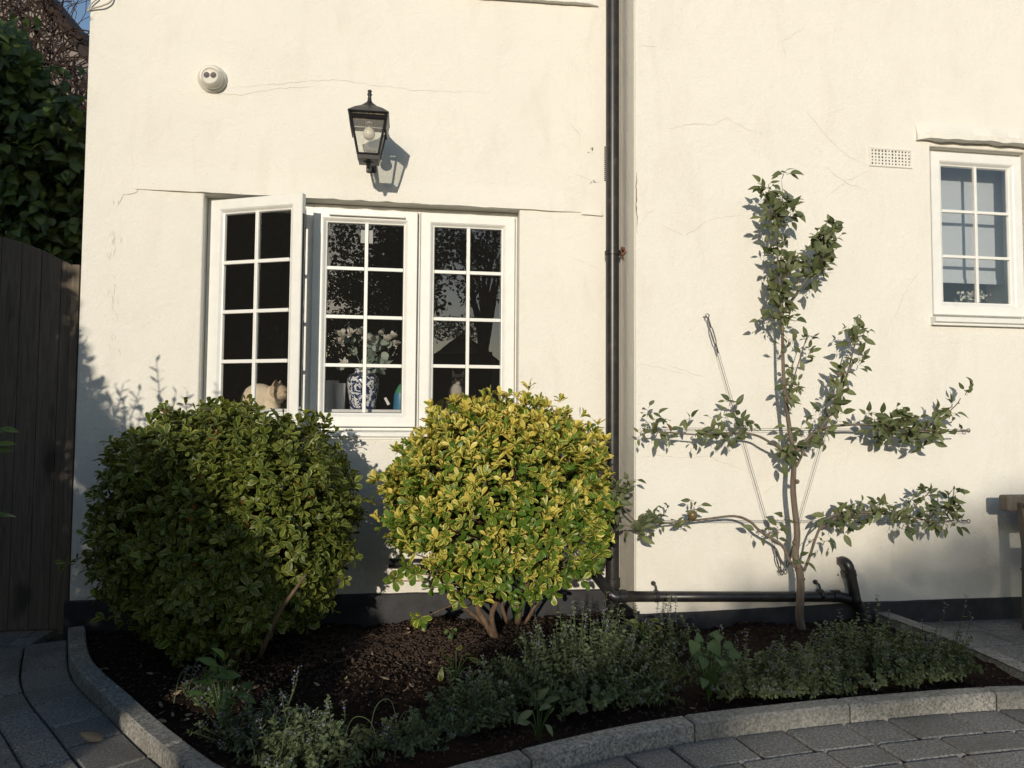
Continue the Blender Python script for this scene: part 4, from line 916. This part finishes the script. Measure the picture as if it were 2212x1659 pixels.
# ================================================================ CATMINT AND WEEDS
def mound(px_, py_, rx, rz, ns, label, nm='catmint_plant', lf=.020, mat='leaf_mint', tall=0, flowers=.25, cat='plant', grp='catmint plants in the bed', ry=None):
    base = G(px_, py_, .03); sc = np.linalg.norm(base-CAM)/F; rx *= sc; rz *= sc; ry = ry or rx*.6
    tall = int(tall*.6); rz *= .9
    o_ = empty(nm, base, label, cat, grp); st = MB(); P, Dd, U, L_ = [], [], [], []; FP = []
    for k in range(ns):
        a = random.uniform(0, 6.28); rr = math.sqrt(random.random()); e_ = base+np.array([math.cos(a)*rr*rx, math.sin(a)*rr*ry, rz*(1.02-.7*rr**2.0)*random.uniform(.4, 1.2)*(1+.5*noise.noise(Vector((math.cos(a)*rr*2.2, math.sin(a)*rr*2.2, px_*.13))))])+np.array([random.gauss(0, .025), random.gauss(0, .015), 0])
        if k < tall: e_ = e_+[0, 0, rz*random.uniform(.25, .7)]
        e_[1] = min(e_[1], (YR if e_[0] > 1.2 else 0)-.04)
        b_ = base+np.array([math.cos(a)*rr*rx*.45, math.sin(a)*rr*ry*.45, 0]); b_[2] = .02; md = b_*.4+e_*.6+np.array([math.cos(a)*.03*rr, math.sin(a)*.03*rr, rz*.08]); q = smooth_poly([b_, md, e_], 4)
        st.tube(q, [.0016, .0015, .0014, .0013, .0012, .0011, .001, .001, .0008], 4, False); nn_ = 9; top = random.random() < flowers or k < tall
        for j in range(nn_):
            t = .22+.78*j/(nn_-1); i = min(int(t*8), 7); p = q[i]+(q[i+1]-q[i])*(t*8-i); ax_ = nrm(q[i+1]-q[i]); s1 = nrm(np.cross(ax_, rng.normal(size=3))); ss = lf*(1.15-.6*t*(1 if top else .5))
            for sg in (-1, 1): P.append(p); Dd.append(nrm(s1*sg+ax_*.55)); U.append(ax_+rng.normal(size=3)*.25); L_.append(ss*random.uniform(.7, 1.25))
            if top and t > .78:
                for _ in range(2): FP.append(p+rng.normal(size=3)*.005)
    if nm == 'catmint_plant' and px_ < 900:
        for _ in range(3):
            a0 = base+np.array([random.gauss(0, rx*.5), random.gauss(-.05, .06), .05]); w_ = random.choice([-1, 1])*random.uniform(.06, .14); h_ = random.uniform(.05, .13)
            st.tube(smooth_poly([a0, a0+[w_*.3, -.03, h_], a0+[w_*.8, -.05, h_*.9], a0+[w_, -.06, -.01]], 5), .0012, 5)
    st.build('stems', M['leaf_mint'] if mat == 'leaf_mint' else M['leaf_fresh'], o_)
    L_ = np.array(L_); leaves('foliage', P, Dd, U, L_, L_*.6, M[mat], o_, 'small', .2, .2)
    if FP: leaves('flowers', FP, rdir(len(FP)), rdir(len(FP)), .007, .005, M['flower'], o_, 'small', .3, .2)
    return o_
mound(1262, 1505, 220, 150, 440, 'largest grey green catmint mound in the middle of the bed', tall=10)
mound(1010, 1570, 95, 105, 120, 'grey green catmint clump between the golden shrub and the front kerb', tall=9)
mound(885, 1610, 75, 62, 60, 'low catmint clump nearest the front kerb joint', tall=3)
mound(690, 1650, 115, 105, 95, 'catmint with long curling stems in the front left of the bed', tall=9, lf=.022)
mound(560, 1600, 110, 80, 75, 'straggly dusty catmint beside the left kerb', tall=10, flowers=.5, lf=.017)
mound(455, 1520, 48, 80, 26, 'lone thin catmint with a tall flower spike below the dark shrub', tall=5, flowers=.6, lf=.017)
mound(1625, 1490, 135, 88, 140, 'catmint clump left of the apple trunk', tall=16, flowers=.45)
mound(1740, 1490, 110, 78, 110, 'low catmint in front of the apple trunk', tall=4, flowers=.4)
mound(1880, 1460, 155, 105, 190, 'dark catmint mound right of the apple trunk below the bent pipe', tall=12)
mound(2000, 1455, 105, 82, 130, 'catmint mound at the right end of the bed near the paving', tall=10)
mound(1470, 1400, 50, 85, 26, 'loose catmint below the end of the waste pipe', tall=8, flowers=.6)
mound(1350, 1385, 80, 60, 50, 'small catmint behind the largest mound', tall=8, flowers=.6)
def weed(px_, py_, items, label, mat='leaf_fresh', nm='broadleaf_weed', prof='ovate', wd=.8, flat=False):
    base = G(px_, py_, .03); o_ = empty(nm, base, label, 'weed'); st = MB(); P, Dd, U, L_ = [], [], [], []
    for a, b, L in items:
        e_ = W(a, b, base[1]+random.uniform(-.05, .03)); st.tube(smooth_poly([base, base*.5+e_*.5+[0, 0, .015], e_], 3), .0022, 5); dr = nrm(e_-base+[0, -.05, -.05]+rng.normal(size=3)*.03); P.append(e_); Dd.append([dr[0]*1.2+random.gauss(0, .2), -.45, random.uniform(-.6, .1)] if flat else [dr[0]+random.gauss(0, .35), -.35, dr[2]*.5+random.gauss(0, .3)]); U.append([random.gauss(0, .2), -.9, .6] if flat else [0, -.6, .9]); L_.append(L*random.uniform(.8, 1.1))
    st.build('stems', M['leaf_fresh'], o_)
    for p_, d_, u_, l_ in zip(P, Dd, U, L_): l_ *= .74 if flat else 1; leaves('leaf', [p_], [d_], [u_], np.array([l_]), np.array([l_*wd]), M[mat], o_, prof, .15, .3)
    return o_
weed(1530, 1515, [(1500, 1385, .075), (1535, 1385, .08), (1565, 1390, .075), (1515, 1375, .06), (1550, 1370, .06), (1530, 1405, .07), (1575, 1410, .06), (1520, 1420, .07), (1555, 1425, .075), (1500, 1400, .07), (1540, 1365, .06), (1545, 1440, .06), (1520, 1465, .05)], 'weed with broad heart shaped leaves among the catmint', mat='leaf_weed', prof='heart', wd=.9, flat=True)
weed(480, 1570, [(470, 1440, .07), (500, 1450, .08), (455, 1450, .07), (485, 1425, .07), (520, 1460, .08), (500, 1475, .07), (470, 1470, .07), (530, 1490, .06), (455, 1480, .06), (440, 1500, .06), (495, 1440, .07), (465, 1425, .07), (515, 1435, .07), (480, 1460, .08), (500, 1490, .06), (445, 1465, .06), (525, 1475, .06), (475, 1520, .06), (510, 1500, .07), (480, 1500, .06)], 'bright green leafy weed at the left end of the catmint', prof='lance', wd=.42)
weed(1162, 1605, [(1150, 1535, .06), (1175, 1520, .065), (1160, 1512, .06), (1185, 1545, .06), (1145, 1560, .05), (1178, 1565, .05), (1165, 1535, .06), (1190, 1525, .05)], 'drooping green seedling in front of the largest catmint mound', mat='leaf_mint', prof='lance', wd=.45)
weed(1395, 1395, [(1380, 1345, .05), (1400, 1340, .055), (1415, 1350, .05), (1390, 1360, .05), (1410, 1365, .045), (1370, 1360, .045), (1600/1.17, 1350, .04)], 'dark green seedling at the foot of the wall corner', mat='leaf_green', prof='obovate', wd=.45)
weed(985, 1470, [(970, 1420, .06), (1000, 1415, .06), (955, 1440, .06), (1015, 1440, .06), (985, 1405, .06), (960, 1415, .05), (1010, 1420, .05)], 'leafy green sucker in front of the golden shrub stems', mat='leaf_green', prof='obovate', wd=.45)
weed(975, 1385, [(968, 1362, .02), (980, 1358, .02), (985, 1368, .02), (972, 1372, .018)], 'tiny three leaved seedling in the sunlit soil', prof='round', wd=.95)
weed(905, 1360, [(895, 1335, .035), (910, 1330, .035), (918, 1345, .035), (890, 1350, .03), (905, 1350, .03)], 'small yellow green sprig lying in the sunlit soil', mat='leaf_gold', prof='obovate', wd=.5)
# fallen leaves
def fallen(p, L, label, grp='fallen leaves', rn=None):
    a = random.uniform(0, 6.28); o_ = leaves('fallen_leaf', [p], [[math.cos(a), math.sin(a), .05]], [[random.gauss(0, .25), random.gauss(0, .25)-.2, 1]], np.array([L]), np.array([L*.45]), M['leaf_dry'], None, 'ovate', .3, -.3, None if rn is None else np.array([rn]))
    s_ = o_.modifiers.new('t', 'SOLIDIFY'); s_.thickness = .0008; return tag(o_, label, 'leaf', grp)
k = 0
while k < 74:
    a, b = (random.uniform(215, 560), random.uniform(1420, 1560)) if k < 32 else (random.uniform(620, 1040), random.uniform(1340, 1500)) if k < 64 else (random.uniform(1000, 1900), random.uniform(1480, 1560))
    q = G(a, b, .03)
    if inside(q[0], q[1]) and q[1] < -.05:
        q[2] = soilz(q[0], q[1])+.008; fallen(q, random.uniform(.018, .036), *[('small dry pale leaf on the dark soil beside the left kerb', 'fallen leaves by the left kerb'), ('small dry leaf on the soil below and between the two shrubs', 'fallen leaves below the shrubs'), ('small dry leaf on the dark soil strip along the front kerb', 'fallen leaves by the front kerb')][0 if k < 32 else 1 if k < 64 else 2]); k += 1
q = G(222, 1600, .003); fallen(q+[0, 0, .004], .075, 'long orange brown leaf lying on the paving beside the left kerb', None, .35)
q = G(868, 1366, .04); q[2] = soilz(q[0], q[1])+.01; fallen(q, .045, 'orange leaf on the sunlit soil below the golden shrub', None, .2)
# ================================================================ BENCH (right edge)
bn = empty('garden_bench', (0, 0, 0), 'weathered wooden garden bench with its back to the right wall, cut by the frame edge', 'bench')
bx0 = W(2203, 1150, YR-.2)[0]-.005; bY = YR-.17; L_b = 1.25
bt_z = W(2185, 1073, bY)[2]
def post(x, y0):
    m_ = MB(); pr2 = [(y0-.02, 0), (y0-.03, .42), (y0+.0, .62), (y0+.04, bt_z-.02), (y0+.04, bt_z)]; w_ = .028; vs = []
    for a, b in pr2: vs += [(x-w_, a-.022, b), (x+w_, a-.022, b), (x+w_, a+.022, b), (x-w_, a+.022, b)]
    fs = [(i*4+j, i*4+(j+1) % 4, (i+1)*4+(j+1) % 4, (i+1)*4+j) for i in range(4) for j in range(4)]+[(0, 1, 2, 3), (16, 17, 18, 19)]
    m_.add(vs, fs); return m_
for x in (bx0+.03, bx0+L_b-.03): post(x, bY-.03).build('leg', M['bench'], bn, .004)
for x in (bx0+.03, bx0+L_b-.03): m_ = MB(); m_.box(x-.028, x+.028, bY-.52, bY-.475, 0, .62); m_.build('leg', M['bench'], bn, .004)
m_ = MB(); m_.box(bx0-.05, bx0+L_b+.05, bY-.02, bY+.045, bt_z-.075, bt_z+.008); m_.build('top_rail', M['bench'], bn, .012, seg=3)
m_ = MB(); m_.box(bx0+.06, bx0+L_b-.06, bY-.035, bY-.005, .50, .56); m_.build('lower_rail', M['bench'], bn, .003)
m_ = MB(); z0_, z1_ = .56, bt_z-.075; nx = 4; dx_ = (L_b-.12)/nx
for i in range(nx):
    xa_ = bx0+.06+i*dx_
    for (za, zb2) in ((z0_, (z0_+z1_)/2), ((z0_+z1_)/2, z1_)):
        m_.tube([(xa_, bY-.01, za), (xa_+dx_, bY+.005, zb2)], .014, 4); m_.tube([(xa_, bY-.01, zb2), (xa_+dx_, bY+.005, za)], .014, 4)
    m_.box(xa_+dx_-.012, xa_+dx_+.012, bY-.024, bY+.012, z0_, z1_)
m_.box(bx0+.06, bx0+L_b-.06, bY-.02, bY+.008, (z0_+z1_)/2-.015, (z0_+z1_)/2+.015); m_.build('lattice', M['bench'], bn)
m_ = MB(); [m_.box(bx0+.0, bx0+L_b, bY-.53+i*.07, bY-.53+i*.07+.058, .40, .425) for i in range(7)]; m_.build('seat', M['bench'], bn, .003)
for x in (bx0, bx0+L_b-.06): m_ = MB(); m_.box(x, x+.06, bY-.55, bY-.03, .62, .645); m_.build('armrest', M['bench'], bn, .006)
m_ = MB(); m_.lathe([(.008, 0), (.007, .003), (.002, .004)], (bx0+.001, bY-.04, W(2194, 1226, bY)[2]), (-1, 0, 0), 12); m_.build('bolt', M['steel'], bn)
# ================================================================ GATE / FENCE, CLIMBER, NEIGHBOUR
fe = empty('wooden_gate', (0, 0, 0), 'dark weathered wooden board gate with a sloping top left of the house', 'gate')
GYf = .05; tops = [(-260, 492), (-60, 499), (0, 510), (60, 527), (112, 548), (150, 572), (166, 582)]
xs_t = [W(a, b, GYf)[0] for a, b in tops]; zs_t = [W(a, b, GYf)[2] for a, b in tops]
x = XL-.018; 
while x > -3.0:
    xa_ = x-.092; m_ = MB(); za, zb2 = np.interp(xa_, xs_t, zs_t), np.interp(x, xs_t, zs_t); yj = random.uniform(-.002, .002)
    m_.prism([(xa_+.002, .02), (x-.0005, .02), (x-.0005, zb2), (xa_+.002, za)], GYf+yj, GYf+.022+yj); m_.build('board', M['fence'], fe, .002); x = xa_
m_ = MB(); m_.prism([(-3.0, .03), (XL-.03, .03)]+[(a_, b_-.01) for a_, b_ in list(zip(xs_t, zs_t))[::-1] if -3.0 < a_ < XL-.03], GYf+.0225, GYf+.0255); m_.build('added_backing', M['fence'], fe)  # panel added to keep light from showing between the boards
for z in (.3, 1.0, 1.6): m_ = MB(); m_.box(-3.0, XL-.02, GYf+.026, GYf+.06, z, z+.09); m_.build('rail', M['fence'], fe)
m_ = MB(); m_.box(XL-.052, XL-.016, GYf-.024, GYf-.002, 0.0, zs_t[-1]+.02); m_.build('post', M['fence'], fe, .003)
nb = empty('neighbour_house', (0, 0, 0), 'neighbouring house gable covered in bare brown creeper behind the gate', 'house')
NY = 3.0; e_a, e_b = W(108, 2, NY), W(180, 92, NY); sl_n = (e_b-e_a); 
pl = [(-9, -.1), (e_b[0]+1.2, -.1), (e_b[0]+1.2, e_b[2]+sl_n[2]/sl_n[0]*1.2), (e_a[0], e_a[2]), (e_a[0]-1.2, e_a[2]-sl_n[2]/sl_n[0]*1.2), (-9, e_a[2]-sl_n[2]/sl_n[0]*1.0)]
m_ = MB(); m_.prism(pl, NY, NY+.4); m_.build('wall', M['brick'], nb)
m_ = MB(); A, B = np.array([e_a[0]-1.2, NY, pl[4][1]]), np.array([pl[2][0], NY, pl[2][1]]); t = nrm(B-A); m_.tube([A+[0, -.06, -.05], B+[0, -.06, -.05]], .05, 4)
m_.add([tuple(A+[0, -.14, .03]), tuple(B+[0, -.14, .03]), tuple(B+[0, 6, .03]), tuple(A+[0, 6, .03])], [(0, 1, 2, 3)]); m_.build('roof', M['roof'], nb)
cr = empty('bare_creeper', (0, 0, 0), 'tangle of bare brown creeper stems on the neighbouring gable', 'plant'); m_ = MB()
for k in range(330):
    a, b = random.uniform(-60, 190), random.uniform(-30, 420); 
    if b < (a-114)*1.3+18: continue
    p = W(a, b, NY-.06-random.random()*.1); q = [p]; dr = np.array([random.gauss(0, .4), 0, random.choice([-1, 1])*1.0])
    for _ in range(6): dr = nrm(dr+np.array([random.gauss(0, .6), random.gauss(0, .15), random.gauss(-.1, .4)])); q.append(q[-1]+dr*random.uniform(.05, .14)); q[-1][1] = min(q[-1][1], NY-.02)
    m_.tube(q, [random.uniform(.003, .009)]*7, 4, False)
for k in range(26):
    t = random.random(); p = e_a*(1-t*1.0)+e_b*t; p = p+[0, -.12, .05]; m_.tube([p, p+[random.gauss(.05, .06), 0, random.uniform(.06, .2)], p+[random.gauss(.14, .12), 0, random.uniform(.15, .3)]], .003, 4, False)
m_.build('stems', M['creeper'], cr)
iv = empty('leafy_climber', (0, 0, 0), 'dark green large leaved climber spilling over the top of the wooden gate', 'climber')
prof = [(-400, 20), (-60, 40), (0, 38), (40, 60), (60, 85), (90, 130), (100, 190), (130, 175), (160, 215), (185, 260), (200, 330)]
P, Dd, U, L_ = [], [], [], []
while len(P) < 8000:
    a = random.uniform(-330, 185); b = random.uniform(30, 600); Yq = random.uniform(.25, 1.15)
    lim = np.interp(a, [p[0] for p in prof], [p[1] for p in prof])+18*noise.noise(Vector((a/22, b/30, 0)))
    if b < lim: continue
    dens = noise.noise(Vector((a/30, b/30, Yq*3)))
    if dens < -.22: continue
    p = W(a, b, Yq)
    if p[2] < 1.2 : continue
    P.append(p); Dd.append([random.gauss(0, .6), -.5, random.gauss(-.5, .5)]); U.append([random.gauss(-.1, .4), -.8, random.gauss(.7, .4)]); L_.append(random.uniform(.05, .10))
L_ = np.array(L_); leaves('foliage', P, Dd, U, L_, L_*.68, M['leaf_ivy'], iv, 'ovate', .25, .35)
sp_l = [(60, 85), (75, 65), (85, 55), (160, 170), (172, 165), (182, 158), (150, 185), (150, 172), (96, 150), (108, 155), (120, 150), (130, 165), (60, 60), (30, 50), (20, 38)]
PP = [W(a, b, .7) for a, b in sp_l]; [leaves('young_leaf', [p_], [[random.gauss(.3, .5), -.3, random.gauss(.5, .3)]], [[0, -1, .4]], .06, .035, M['leaf_fresh'], iv, 'ovate') for p_ in PP]
m_ = MB(); [m_.tube(smooth_poly([W(a-30, 560, .8), W(a-10+random.gauss(0, 10), 400, .7), W(a, 250, .7), W(a+random.gauss(10, 15), 110+random.random()*80, .7)], 4), .006, 6) for a in (-60, 0, 40, 80, 120, 150)]; m_.build('stems', M['twig'], iv)
# ================================================================ WHAT STANDS OUTSIDE THE FRAME AND CASTS THE SHADE
def leafmass(name, test, n, L, label, cat, mat='leaf_dark', core=None, grp=None):
    o_ = empty(name, (0, 0, 0), label, cat, grp); P = []
    while len(P) < n:
        p = test()
        if p is not None: P.append(p)
    k = len(P); leaves('foliage', P, rdir(k), rdir(k), L*(.7+.6*rng.random(k)), L*.5, M[mat], o_, 'small')
    if core:
        core(o_)
    return o_
HP = [(-1.75, 4.4), (-1.66, 1.8), (-1.6, 1.42), (-1.5, 1.18), (-1.38, 1.0), (-1.2, .93), (-.95, .84), (-.7, .80), (-.5, .66), (-.28, .34), (-.15, .08), (0, -.15), (.08, -.4), (.3, -.3), (.55, .02), (1.3, .03), (1.75, .12), (2.3, .27), (2.9, .50), (3.9, .75), (6, 1.1)]  # shade line on the wall plane that sets the added foliage heights
hx_ = [p[0] for p in HP]; hz_ = [p[1] for p in HP]
def hshade(xp): return float(np.interp(xp, hx_, hz_))
# added hedge left of frame: shades gate and climber, darkens the sash reflection
def t1():
    L = random.uniform(1.9, 3.4); xp = random.uniform(-3.6, -1.62); z = random.uniform(0, 4.6)
    if xp > -1.72-.25*random.random()**2*0-.04*noise.noise(Vector((z*3, L, 0))): return None
    if z-SZ*L > 2.3+.6*noise.noise(Vector((xp*2, z*2, L))) and random.random() < .75: return None
    return (xp-SX*L, -L, z)
def core1(o_):
    m_ = MB(); m_.box(-5.6, -4.7, -9, -1, 0, 5); m_.box(-4.6, -2.85, -3.6, -3.1, 0, 3.2); m_.build('trunk', M['leaf_dark'], o_)  # solid boxes that block light inside the added hedge, no trunk
leafmass('shade_hedge_left', t1, 15000, .12, 'unseen tall hedge added at left to shade the gate and climber', 'hedge', core=core1)
# added shrub behind the viewer, cut to the shade line on the left bush
def t2():
    L = random.uniform(4.3, 5.2); xp = random.uniform(-1.9, .3); h_ = hshade(xp)+.05*noise.noise(Vector((xp*9, L*2, 4)))-abs(random.gauss(0, .05 if xp < -1.1 else .16))+(0 if xp < -1.1 else .03); z = random.uniform(0, h_+SZ*L)
    if z > h_+SZ*L or h_+SZ*L < .2: return None
    if -.62 < xp < -.14 and -.5 < z-SZ*L < -.10+.07*noise.noise(Vector((xp*20, 0, 0))): return None  # opening that lets sun reach the left kerb
    return (xp-SX*L, -L, z)
leafmass('shade_shrub', t2, 23000, .075, 'unseen shrub added behind the viewer, shaped to shade the left bush', 'shrub')
# added hedge behind the viewer, height and openings set by the wanted shade
def gap(xp, zp): return (xp > 1.35 and -.8 < zp < -.27+.10*noise.noise(Vector((xp*3, 1, 9)))-max(0, 1.9-xp)*.12) or xp > 1.5 and -.62 < zp < -.22 and noise.noise(Vector((xp*2.2, zp*7, 2))) > -.3  # openings left in both added hedges for sun on kerb and paving
def t3():
    L = random.uniform(13.4, 14.6); xp = random.uniform(-.2, 6); h_ = min(hshade(xp), .10+.06*xp)-.04-abs(random.gauss(0, .05))+.03*noise.noise(Vector((xp*6, L, 4))); z = random.uniform(.3, h_+SZ*L)
    if gap(xp, z-SZ*L): return None
    return (xp-SX*L, -L, z)
def core3(o_):
    m_ = MB()
    for i in range(40):
        xp = -.1+i*.16; h_ = min(hshade(xp+.08), .10+.06*xp)-(.20 if xp < 1.2 else 1.0); m_.box(xp-SX*14, xp+.16-SX*14, -14.3, -13.7, 0, h_+SZ*14)
    m_.build('trunk', M['leaf_dark'], o_)  # solid blocks that stop the sun within the added hedge, no trunk
leafmass('shade_hedge_near', t3, 18000, .09, 'unseen hedge added behind the viewer, shaped to shade the flower bed', 'hedge', core=core3)
# added leaf screen shaped to throw broken shade on the lower right wall
def t4():
    L = random.uniform(24, 31); xp = random.uniform(1.2, 6.5); h_ = hshade(xp)+.03-abs(random.gauss(0, .28)); z = random.uniform(1.0, h_+SZ*L)
    if gap(xp, z-SZ*L): return None
    return (xp-SX*L, -L, z)
leafmass('shade_hedge_far', t4, 16000, .17, 'unseen leaf screen added far behind the viewer for soft wall shade', 'hedge')
def tree(x, y, h_, r_, n, seed, lb):
    o_ = empty('garden_tree', (x, y, 0), lb, 'tree', 'trees beyond the drive'); c_ = np.array([x, y, h_-r_*1.15]); P = []
    while len(P) < n:
        d_ = rdir(1)[0]; rr = random.random()**.45; p = c_+d_*rr*np.array([r_, r_, r_*1.3])
        if noise.noise(Vector(p*.75)+Vector((seed, 0, 0))) < -.02+.15*(rr-.6) and random.random() < .93: continue
        P.append(p)
    k = len(P); leaves('crown', P, rdir(k), rdir(k), .16+.1*rng.random(k), .12, M['leaf_dark'], o_, 'small')
    m_ = MB(); m_.tube([(x, y, 0), (x+.1, y, h_*.35), (x, y, h_*.7)], [.22, .16, .08], 8)
    for _ in range(22): e_ = c_+rdir(1)[0]*r_*[1, 1, 1.2]; m_.tube(smooth_poly([(x, y, h_*random.uniform(.25, .6)), (c_+e_)/2+[0, 0, -.4], e_], 3), [.07, .06, .05, .04, .03, .02, .015], 5, False)
    m_.build('trunk', M['bark'], o_)
for i, (x, y, h_, r_, n) in enumerate([(-.3, -27, 12, 3.0, 7500), (3.4, -28, 10.5, 1.9, 1500), (-1.2, -36, 9.0, 2.3, 4200), (8.5, -30, 9, 3, 4000)]):
    if n: tree(x, y, h_, r_, n, i*7.3, ['tallest dense garden tree beyond the drive', 'slender airy garden tree beyond the drive', 'garden tree farthest from the house', 'broad garden tree on the right beyond the drive'][i])
fh = empty('distant_house', (0, -34, 0), 'dark gabled house beyond the drive, out of frame', 'house'); m_ = MB(); m_.prism([(-1, 0), (7, 0), (7, 2.4), (3.0, 5.4), (-1, 2.4)], -42, -34); m_.build('wall', M['brick'], fh)
m_ = MB(); m_.add([(-1.4, -42.2, 2.2), (3, -42.2, 5.5), (3, -33.8, 5.5), (-1.4, -33.8, 2.2), (7.4, -42.2, 2.2), (7.4, -33.8, 2.2)], [(0, 1, 2, 3), (1, 4, 5, 2)]); m_.build('roof', M['roof'], fh)
# bay bush in the left foreground: its leaf tips enter the frame and its shadow falls on the wall
by = empty('bay_bush', (0, 0, 0), 'leafy bush whose green leaf tips poke in at the left edge of the frame', 'shrub')
P, Dd, U, L_ = [], [], [], []; stm = MB()
def shoot(top, n, L=.075, ln=.22, lean=(0, 0, 1)):
    top = np.array(top, float); ax_ = nrm(np.array(lean, float)); b_ = top-ax_*ln; stm.tube([b_-[0, 0, .0], top], [.004, .002], 5)
    for i in range(n):
        t = i/(n-1)*.95+.05; p = b_+(top-b_)*t; s1 = nrm(np.cross(ax_, rng.normal(size=3))); 
        for sg in ((-1, 1) if i < n-1 else (1,)): P.append(p); Dd.append(nrm(s1*sg*.75+ax_*.8)); U.append(s1*sg*-.3+ax_+rng.normal(size=3)*.3); L_.append(L*random.uniform(.75, 1.15)*(1-.25*t))
def cast(a, b, L): q = W(a, b, 0); return np.array([q[0]-SX*L, -L, q[2]+SZ*L])
shoot(cast(338, 782, 1.35), 5, .062, .22, (-.12, 0, 1)); shoot(cast(462, 830, 1.8), 4, .045, .14)
for a, b in [(185, 815), (205, 830), (228, 822), (250, 835), (262, 828), (285, 850), (298, 845), (215, 870), (245, 880), (270, 890), (385, 850), (360, 880), (405, 845), (190, 860), (300, 890), (320, 905), (230, 900)]: shoot(cast(a+random.uniform(-5, 5), b, 1.4+random.random()*.15), 4, .06, .15, (random.gauss(0, .3), random.gauss(0, .2), 1))
n0 = len(P)
while len(P) < n0+1500:
    xp = random.uniform(-2.2, -1.28); z = random.uniform(-.2, 1.5)
    if z > np.interp(xp, [-2.2, -1.6, -1.5, -1.35, -1.28], [1.6, 1.5, 1.25, 1.05, .8]): continue
    L = random.uniform(1.3, 2.2); P.append((xp-SX*L, -L, z+SZ*L)); Dd.append(rdir(1)[0]+[0, 0, .5]); U.append(rdir(1)[0]); L_.append(random.uniform(.05, .08))
for a, b, dd in [(0, 925, (1, -.1, -.1)), (-8, 960, (1, 0, .1)), (-14, 972, (1, 0, .0)), (-10, 1112, (1, 0, .05)), (-20, 940, (1, 0, .4)), (-25, 1105, (1, 0, -.3))]: P.append(W(a, b, -1.5)); Dd.append(dd); U.append((0, -.7, .7)); L_.append(.055)
P = np.array([np.array(p) for p in P])
vis = []
for i, p in enumerate(P):
    q = p-CAM; dp_ = q@fw; vis.append(not (dp_ > 0.05 and CX+F*(q@rt)/dp_ > -60) or i >= len(P)-6)
vis = np.array(vis); L_ = np.array(L_); leaves('foliage', P[vis], np.array([np.array(d_, float) for d_ in Dd])[vis], np.array([np.array(d_, float) for d_ in U])[vis], L_[vis], L_[vis]*.38, M['leaf_ivy'], by, 'lance', .2, .2)
for k in range(7): e_ = (-2.1-.1*k, -1.4-.1*k, 1.3); stm.tube([(-2.3, -1.7, 0), (-2.25, -1.65, .6), e_], [.015, .01, .006], 6)
stm.build('stems', M['twig'], by)

# put every group's Empty at the foot of what it carries
bpy.context.view_layer.update()
for o in [o for o in COL.objects if o.type == 'EMPTY']:
    cs = [c for c in COL.objects if c.parent is o]; pts = [c.matrix_basis @ Vector(v) for c in cs for v in c.bound_box]
    lo = Vector([min(p[i] for p in pts) for i in range(3)]); hi = Vector([max(p[i] for p in pts) for i in range(3)])
    b = Vector(((lo.x+hi.x)/2, (lo.y+hi.y)/2, lo.z)); o.location = b
    for c in cs: c.matrix_basis = Matrix.Translation(-b) @ c.matrix_basis
